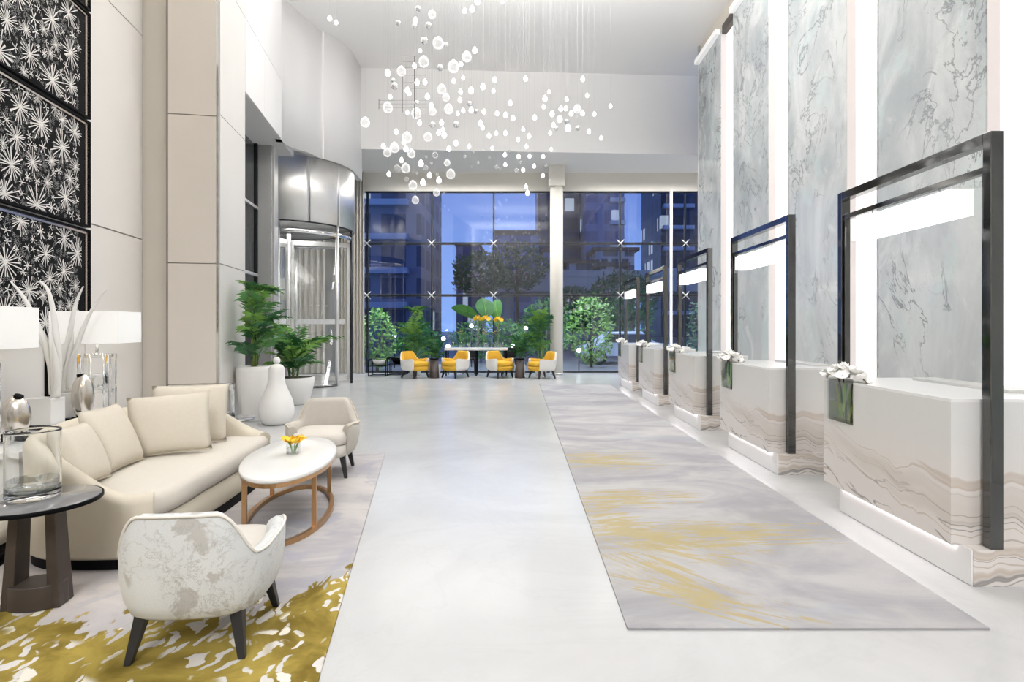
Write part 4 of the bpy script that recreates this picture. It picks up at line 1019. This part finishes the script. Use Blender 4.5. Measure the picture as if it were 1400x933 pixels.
# =================================================================== chandelier: blown-glass pendants, each on its own wire
PEND = {'L':'-1.25,8.87,5.9,0.085 -1.43,8.61,5.49,0.077 -1.05,9.19,5.68,0.092 -0.96,10.57,6.49,0.088 -1.15,8.53,5.04,0.068 -1.89,9.2,5.61,0.073 -2.35,10.24,5.42,0.09 -2.69,10,5.07,0.084 -1.78,9.93,5.2,0.087 -1.73,8.84,4.42,0.078 -2.06,9.47,4.46,0.079 -2.06,8.95,4.22,0.064 -1.39,8.75,4.4,0.066 -1.3,8.61,4.74,0.058 -1.05,8.83,3.85,0.07 -1.9,10.25,4.03,0.078 -1.82,10.06,3.72,0.064 -1.44,10.01,3.84,0.06 -1.88,10,4.52,0.072 -1.74,8.79,3.93,0.07 -1.13,9.02,4.08,0.05 -1.23,9.65,5.37,0.062 -1.21,9.86,5.25,0.079 1.26,12.25,6.16,0.083 -1.54,10.16,7.05,0.069',
'D':'-1.55,8.57,6.09,0.044 -1.1,11.65,7.94,0.051 -0.96,11.81,8.06,0.061 -0.82,11.41,8,0.068 -0.3,10.63,7.54,0.034 -0.87,11.34,6.98,0.059 -1.05,10.41,6.28,0.042 -3.4,10.27,7.04,0.045 -3.24,10.13,6.89,0.04 -1.08,9.5,5.58,0.038 -1.06,10.92,6.25,0.039 -0.52,12.38,6.84,0.054 -0.51,11.57,6.27,0.042 -0.77,12.32,6.67,0.064 -1.02,12.24,6.55,0.068 -1.16,11.42,6.19,0.046 0.14,11.19,6.35,0.049 1.31,11.64,6.54,0.051 0.6,11.23,6.11,0.036 0.49,10.59,5.72,0.051 0.48,10.93,5.7,0.039 1.46,12.15,6.41,0.044 1.66,10.3,5.47,0.037 -0.15,10.31,5.53,0.045 -0.44,11.7,5.86,0.047 -0.25,10.87,5.52,0.048 -0.11,11.48,5.68,0.05 0.32,11.33,5.64,0.05 -0.67,11.02,5.64,0.044 -0.84,12.59,5.97,0.06 -0.67,10.67,5.21,0.043 -0.58,11.19,5.23,0.045 -0.42,10.69,5.11,0.038 -0.27,11.72,5.46,0.047 0.09,10.86,5.24,0.039 -0.01,11.05,5.11,0.04 0.22,11.99,5.49,0.048 0.15,10.97,4.95,0.039 -1,11.54,5.13,0.041 -1.12,10.21,4.77,0.049 -1.05,8.6,4.17,0.038 -1.11,8.52,4.35,0.044 -1.24,8.86,4.5,0.039 -1.34,9.93,5.04,0.044 -1.67,9.63,4.93,0.042 -1.73,8.87,4.82,0.032 -2.04,9.06,5.14,0.036 -1.88,8.76,4.48,0.038 -2.21,9.32,4.44,0.041 -1.93,8.49,3.76,0.037 -1.64,9.79,3.96,0.055 -1.59,10.19,4.19,0.049 -1.44,10.31,4.13,0.053 -1.69,9.87,4.31,0.055 -0.3,12.5,5.25,0.05 0,10.24,4.54,0.041 0.21,10.89,4.74,0.039 0.54,12.52,5.22,0.045 -0.28,12.06,4.91,0.043 0.09,11.19,4.56,0.045 0.34,12.46,4.99,0.045 0.5,11.69,4.58,0.042 0.16,12.16,4.47,0.044 0.17,10.9,4.04,0.048 0.61,10.66,4.8,0.034 -0.52,11.27,5.01,0.036 1.4,10.53,5.41,0.038 1.37,11.12,5.29,0.044 1.81,12.51,5.62,0.045 0.93,11,5.87,0.039 0.6,10.22,5.3,0.049 0.63,10.31,5.13,0.041 0.59,10.61,5.09,0.038 0.87,12.08,5.88,0.067 0.96,11.07,5.34,0.066 0.81,10.9,5.65,0.048 1.17,10.43,5.39,0.046 1.16,12.56,6.18,0.055 0.93,11.22,5.78,0.045 -1.61,8.82,5.52,0.039 -1.66,8.52,5.02,0.041 -1.43,8.29,5.5,0.03 -1.6,9.75,5.67,0.043 -1.39,8.7,5,0.042 -1.51,8.48,5.12,0.041 -2.15,9.38,5.66,0.052 -1.36,8.9,4.94,0.039 -1.11,10.4,5.37,0.037 -0.87,10.49,5.47,0.05 -1.11,11.47,5.83,0.046 -2.04,9.95,4.39,0.044 -1.82,9.22,4.36,0.044 -2.09,10.38,4.84,0.045 -1.24,9.36,4.72,0.037 -1.7,8.88,5.12,0.035 -1.15,11.19,5.93,0.045',
'C':'-1.49,8.47,6.21,0.041 -1.46,9.24,6.37,0.052 -1.88,8.9,6.23,0.039 -1.68,10.18,6.59,0.069 -1.28,10.06,6.46,0.044 -1.29,9.4,5.76,0.052 -1.84,8.46,5.06,0.051 -1.59,8.91,4.98,0.043 -1.62,8.88,6.17,0.039 -1.33,8.82,4.61,0.046 -0.97,8.86,4.63,0.049 -0.91,12.29,6.13,0.054 0.69,10.54,5.15,0.046 1.07,10.32,5.08,0.045 1.05,12.43,5.96,0.059 -0.99,11.56,6.01,0.055 -2.28,10.38,5.97,0.041',
'F':'-1.35,9.21,4.26,0.051 -2.17,10.2,4.32,0.065 -0.04,11.77,4.71,0.047 -0.86,12.1,4.96,0.034 -1.57,9.63,4.17,0.042 -1.01,10.71,4.68,0.026 -0.97,12.3,5.25,0.025 -0.63,12.36,5.14,0.03 -0.48,12.42,4.96,0.04 -0.36,11.01,4.54,0.031 -0.19,11.78,5.11,0.028 0.04,12.12,4.98,0.029 0.57,11.74,4.8,0.033 -0.74,12.16,5.25,0.024 -0.95,11.47,4.7,0.023 -1.73,9.71,4.1,0.027 -1.49,9.77,4.29,0.027 -1.45,8.94,4.15,0.021 -1.51,10.61,4.31,0.03 -1.68,8.55,3.7,0.034 0.69,12.53,4.72,0.03 -1.89,10.47,3.98,0.025 -1.11,8.49,3.47,0.02'}

CLG = 8.63
gm = {}
pear = [(.02, -1.28), (.3, -1.12), (.7, -.78), (.96, -.25), (1, .2), (.82, .66), (.5, .92), (.16, 1.02), (.02, 1.03)]
tear = [(.02, -1.0), (.45, -.9), (.8, -.5), (.9, 0), (.74, .5), (.42, 1.0), (.16, 1.3), (.02, 1.35)]
gm['L'] = MB().lathe([(r, -z) for r, z in pear[::-1]], n=22).mesh('pendant_globe', 'bubble')
gm['D'] = MB().lathe(tear, n=14).mesh('pendant_drop', 'drop')
gm['C'] = MB().ball((0, 0, 0), 1, 14, 9).mesh('pendant_ball', 'chrome')
gm['F'] = MB().ball((0, 0, 0), 1, 14, 9).mesh('pendant_bubble', 'faint')
wire = MB().box(-.0005, .0005, -.0005, .0005, 0, 1).mesh('wire', 'wire')
DESC = {'L': ('glass_globe_pendant', 'large pear-shaped blown-glass globe', 'large blown-glass globes'), 'D': ('glass_drop_pendant', 'small glowing glass drop', 'small glass drops'),
        'C': ('mirror_ball_pendant', 'small mirrored ball', 'mirrored balls'), 'F': ('clear_bubble_pendant', 'faint clear glass bubble', 'clear glass bubbles')}
for t, txt in PEND.items():
    pts = [tuple(float(x) for x in q.split(',')) for q in txt.split()]
    lev = lambda p: (p[2]-1.5)/p[1]          # apparent height decides the rows in which they are counted
    def row(p):
        h = lev(p)
        return 'highest rows' if h > .42 else 'upper rows' if h > .33 else 'rows above the soffit' if h > .293 else 'rows level with the soffit' if h > .262 else 'bottom tip'
    rows = {}
    for p in pts: rows.setdefault((row(p), p[0]/p[1] > -.015), []).append(p)
    for (rw, right), ps in rows.items():
        ps.sort(key=lambda p: p[0]/p[1])
        for i, (x, y, z, r) in enumerate(ps):
            nm, ds, gp = DESC[t]
            lb = '%s, %s from left, %s of the %s cluster' % (ds, ORD[i+1] if i < 20 else str(i+1)+'th', rw, 'right' if right else 'main')
            o = link(nm, gm[t], None, (x, y, z)); o.scale = (r, r, r); tag(o, lb, 'pendant', gp)
            q = link('wire', wire, o, (0, 0, .9)); q.scale = (1/r, 1/r, (CLG-z-.9*r)/r)
random.seed(5)
wg = thing('wire_grid', 'thin dark wire ladder frame hanging inside the main cluster of the chandelier', 'frame', (-1.75, 9.6, 5.0))
part('upright', 'black', wg, lambda b: b.tube([(0, 0, 0), (0, 0, 1.05)], .006, 5))
part('upright', 'black', wg, lambda b: b.tube([(-.6, 0, .15), (-.6, 0, .32)], .004, 5))
part('upright', 'black', wg, lambda b: b.tube([(-.2, 0, .1), (-.2, 0, .75)], .003, 5))
for z in (.05, .18, .24, .3, .5, .6, .72, .85, .95, 1.05): part('rung', 'grey_metal', wg, lambda b: b.tube([((-.6 if .1 < z < .35 else -.2), 0, z), (.2, 0, z)], .003, 4))
part('wire', 'steel', wg, lambda b: b.tube([(0, 0, 1.05), (0, 0, 3.62)], .002, 4))

# =================================================================== outside the window
gr = MB().box(-60, 90, 18.6, 160, -.25, -.15).build('ground', 'paving'); struct(gr)
def shrub(name, label, loc, rx, ry, rz, n, mat, sd, trunk=0., lz=.16, group='garden shrubs beyond the window'):
    o = thing(name, label, 'shrub' if not trunk else 'tree', loc, 0, group); random.seed(sd)
    def f(b):
        for k in range(n):
            u, v = random.uniform(-1, 1), random.uniform(0, 2*pi); s_ = sqrt(1-u*u); rr = random.uniform(.55, 1)**.5
            lump = 1+.18*sin(3*v+sd)*cos(4*u)
            p = Vector((rx*s_*cos(v)*rr*lump, ry*s_*sin(v)*rr*lump, trunk+rz+rz*u*rr)); d = Vector((random.uniform(-1, 1), random.uniform(-1, 1), random.uniform(-.4, 1))).normalized(); q = d.orthogonal().normalized(); l = lz*random.uniform(.6, 1.3)
            b.add([p, p+d*l*.5+q*l*.26, p+d*l, p+d*l*.5-q*l*.26], [[0, 1, 2, 3]])
    fo = part('foliage', mat, o, f); fo['kind'] = 'stuff'
    def tr(b):
        b.tube([(0, 0, -.15), (0, 0, trunk+rz)], lambda t: (.05+.03*trunk)*(1-.6*t)+.015, 7)
        for k in range(5): a = k*1.26; b.tube([(0, 0, (trunk+.2*rz)), (rx*.5*cos(a), ry*.5*sin(a), trunk+rz*1.2)], .02, 5)
    part('trunk', 'trunk', o, tr)
    return o
shrub('garden_shrub', 'pale green lit shrub seen through the leftmost window column', (-5.2, 21, -.1), .7, .6, 1.1, 900, 'leaf_light', 1)
shrub('garden_shrub', 'dark green shrub seen behind the wire stands', (-4.3, 24, -.1), 1.0, .6, .9, 900, 'leaf_dark', 2)
shrub('garden_shrub', 'broad grey-green shrub seen behind the bar table', (-1.3, 26, -.1), 1.8, .8, 1.0, 1500, 'leaf', 3)
shrub('garden_shrub', 'lit rounded shrub seen between the round column and the desks', (2.9, 22.8, -.1), .9, .7, 1.45, 1300, 'leaf_light', 4)
shrub('garden_shrub', 'dark rounded shrub seen just left of the farthest desk', (5.6, 28.5, -.1), 1.3, .8, 1.8, 1500, 'leaf_dark', 5)
shrub('garden_shrub', 'dark shrub seen right behind the round column', (1.3, 27, -.1), 1.3, .9, 1.5, 1300, 'leaf', 6)
shrub('garden_shrub', 'shrub seen through the nearest portal frame openings by the window', (7.6, 22.5, -.1), 1.0, .8, 1.5, 1000, 'leaf_dark', 7)
for k, (x, y, rx, rz, tk, lb) in enumerate(((-2.6, 39, 2.0, 1.5, 3.6, 'dark tree before the overpass, left one'), (-.1, 42.6, 2.3, 1.9, 4.1, 'dark tree before the overpass, taller middle one'), (6.2, 33.8, 2.0, 1.6, 1.6, 'dark tree low under the overpass on the right'), (3.6, 38, 1.7, 1.5, 1.2, 'dark tree low under the overpass beside the round column'))):
    shrub('garden_tree', lb, (x, y, -.1), rx, 1.5, rz, 1700, 'leaf_dark', 20+k, tk, .34, 'trees before the overpass')
op = thing('overpass', 'pale concrete overpass beam crossing behind the trees', 'overpass', (3, 48.2, 0))
part('deck', 'concrete', op, lambda b: b.box(-7.5, 30, -2, 2, 4.3, 5.5), .02)
part('parapet', 'concrete', op, lambda b: b.box(-7.5, 30, -2.1, -1.9, 5.5, 6.0))
for x in (-4, 6, 16): part('pier', 'concrete', op, lambda b: b.lathe([(.6, -.2), (.6, 4.3)], x, 0, 16))
def tower(name, label, x0, x1, y, h, mat, bal=None, roof=True):
    o = thing(name, label, 'building', ((x0+x1)/2, y, 0), 0, 'towers beyond the garden'); wd = (x1-x0)/2
    part('wall', mat, o, lambda b: b.box(-wd, wd, 0, 14, -.2, h))
    if roof: part('roof', 'roof', o, lambda b: b.box(-wd-.15, wd+.15, -.15, 14.1, h, h+.5))
    if bal:
        z = 3.2
        while z < min(h, 40):
            part('balcony', 'balcony', o, lambda b: b.box(bal[0], bal[1], -1.0, 0, z, z+.55)); z += 3.2
    return o
tower('apartment_tower', 'very dark tower behind the round column', 3.0, 9.5, 88, 62, 'tower_dark')
tower('apartment_tower', 'blue tower with pale stacked balconies on its right edge', 9.7, 15.2, 82, 60, 'tower_blue', (.6, 2.75))
tower('apartment_tower', 'deep blue tower with balconies seen beside the marble wall', 21.5, 29, 86, 64, 'tower_dark', (-3.6, 1.0))
tower('office_block', 'mid-height blue block above the dark trees', -2.6, 2.2, 62, 11.4, 'tower_blue')
tower('office_block', 'small blue block right of the dark trees', 2.8, 4.3, 66, 10.0, 'tower_blue')
tower('grey_building', 'tall grey building seen through the leftmost window column', -15.5, -9.2, 54, 30, 'tower_grey', (-2, 2))
tower('hazy_building', 'pale blue building seen through the second window column', -8.2, -5.2, 75, 12, 'tower_blue')
for x0, x1, y, h, lb in ((5.3, 8.2, 62, 8.3, 'low flat-roofed villa right of the round column'), (9.0, 13.4, 66, 10.2, 'taller flat-roofed villa near the far desks'), (7.6, 9.6, 52, 6.9, 'small flat-roofed villa between the two others')):
    o = thing('villa', lb, 'building', ((x0+x1)/2, y, 0), 0, 'villas beyond the overpass'); wd = (x1-x0)/2
    part('wall', 'house', o, lambda b: b.box(-wd, wd, 0, 6, -.2, h))
    part('roof', 'roof', o, lambda b: b.box(-wd-.5, wd+.5, -.6, 6.4, h, h+.35))
    for i in range(3): part('window', 'tower_dark', o, lambda b: b.box(-wd*.75+i*wd*.55, -wd*.75+i*wd*.55+wd*.35, -.05, .02, h-2.2, h-.9))
car = thing('parked_car', 'blue-grey car parked outside between the round column and the farthest desk', 'car', (4.6, 25.2, -.15), R(6))
def cb(b):
    prof = [(-1.9, .35), (-1.92, .75), (-1.2, .9), (-.7, 1.38), (.6, 1.42), (1.2, .95), (1.95, .82), (2.0, .4)]
    b.rings([[(x, y*k, z) for x, z in prof] for y, k in ((-.85, .97), (-.8, 1.), (0, 1.), (.8, 1.), (.85, .97))], True, True, False)
part('body', 'car_paint', car, cb, .05)
part('side_window', 'dark_pane', car, lambda b: b.prism([(-.95, -.858), (1.0, -.858), (1.0, -.85), (-.95, -.85)], .95, 1.3))
part('windscreen', 'dark_pane', car, lambda b: b.add([(.68, -.7, 1.40), (.68, .7, 1.40), (1.2, .74, .98), (1.2, -.74, .98)], [[0, 1, 2, 3]]))
for x in (-1.25, 1.3):
    for y in (-.84, .68):
        wq = MB().lathe([(.02, 0), (.3, 0), (.33, .03), (.33, .13), (.3, .16), (.02, .16)], n=24).build('wheel', 'tyre', car, (x, y+.16, .32)); wq.rotation_euler = (R(90), 0, 0)
        h_ = MB().lathe([(.19, .155), (.16, .175), (.02, .18)], n=16).build('hub_cap', 'steel', wq)

for k, (x, y, h, lb) in enumerate(((-2.9, 22.0, 1.0, 'behind the left palm'), (-2.55, 20.6, .75, 'left of the bar table'), (-.2, 21.0, .75, 'right of the bar table'), (.3, 23.5, 1.4, 'left of the round column'), (-4.9, 22.5, 1.1, 'in the leftmost window column'), (2.2, 20.8, .6, 'right of the round column'), (-1.9, 23.0, 1.5, 'above the left end of the bar table'))):
    gl = thing('garden_lamp', 'small white glowing globe lamp outside, seen '+lb, 'lamp', (x, y, -.15), 0, 'garden lamps beyond the window')
    part('post', 'black_frame', gl, lambda b: b.tube([(0, 0, 0), (0, 0, h+.1)], .025, 8))
    part('globe', 'garden_globe', gl, lambda b: b.ball((0, 0, h+.16), .085, 14, 10))
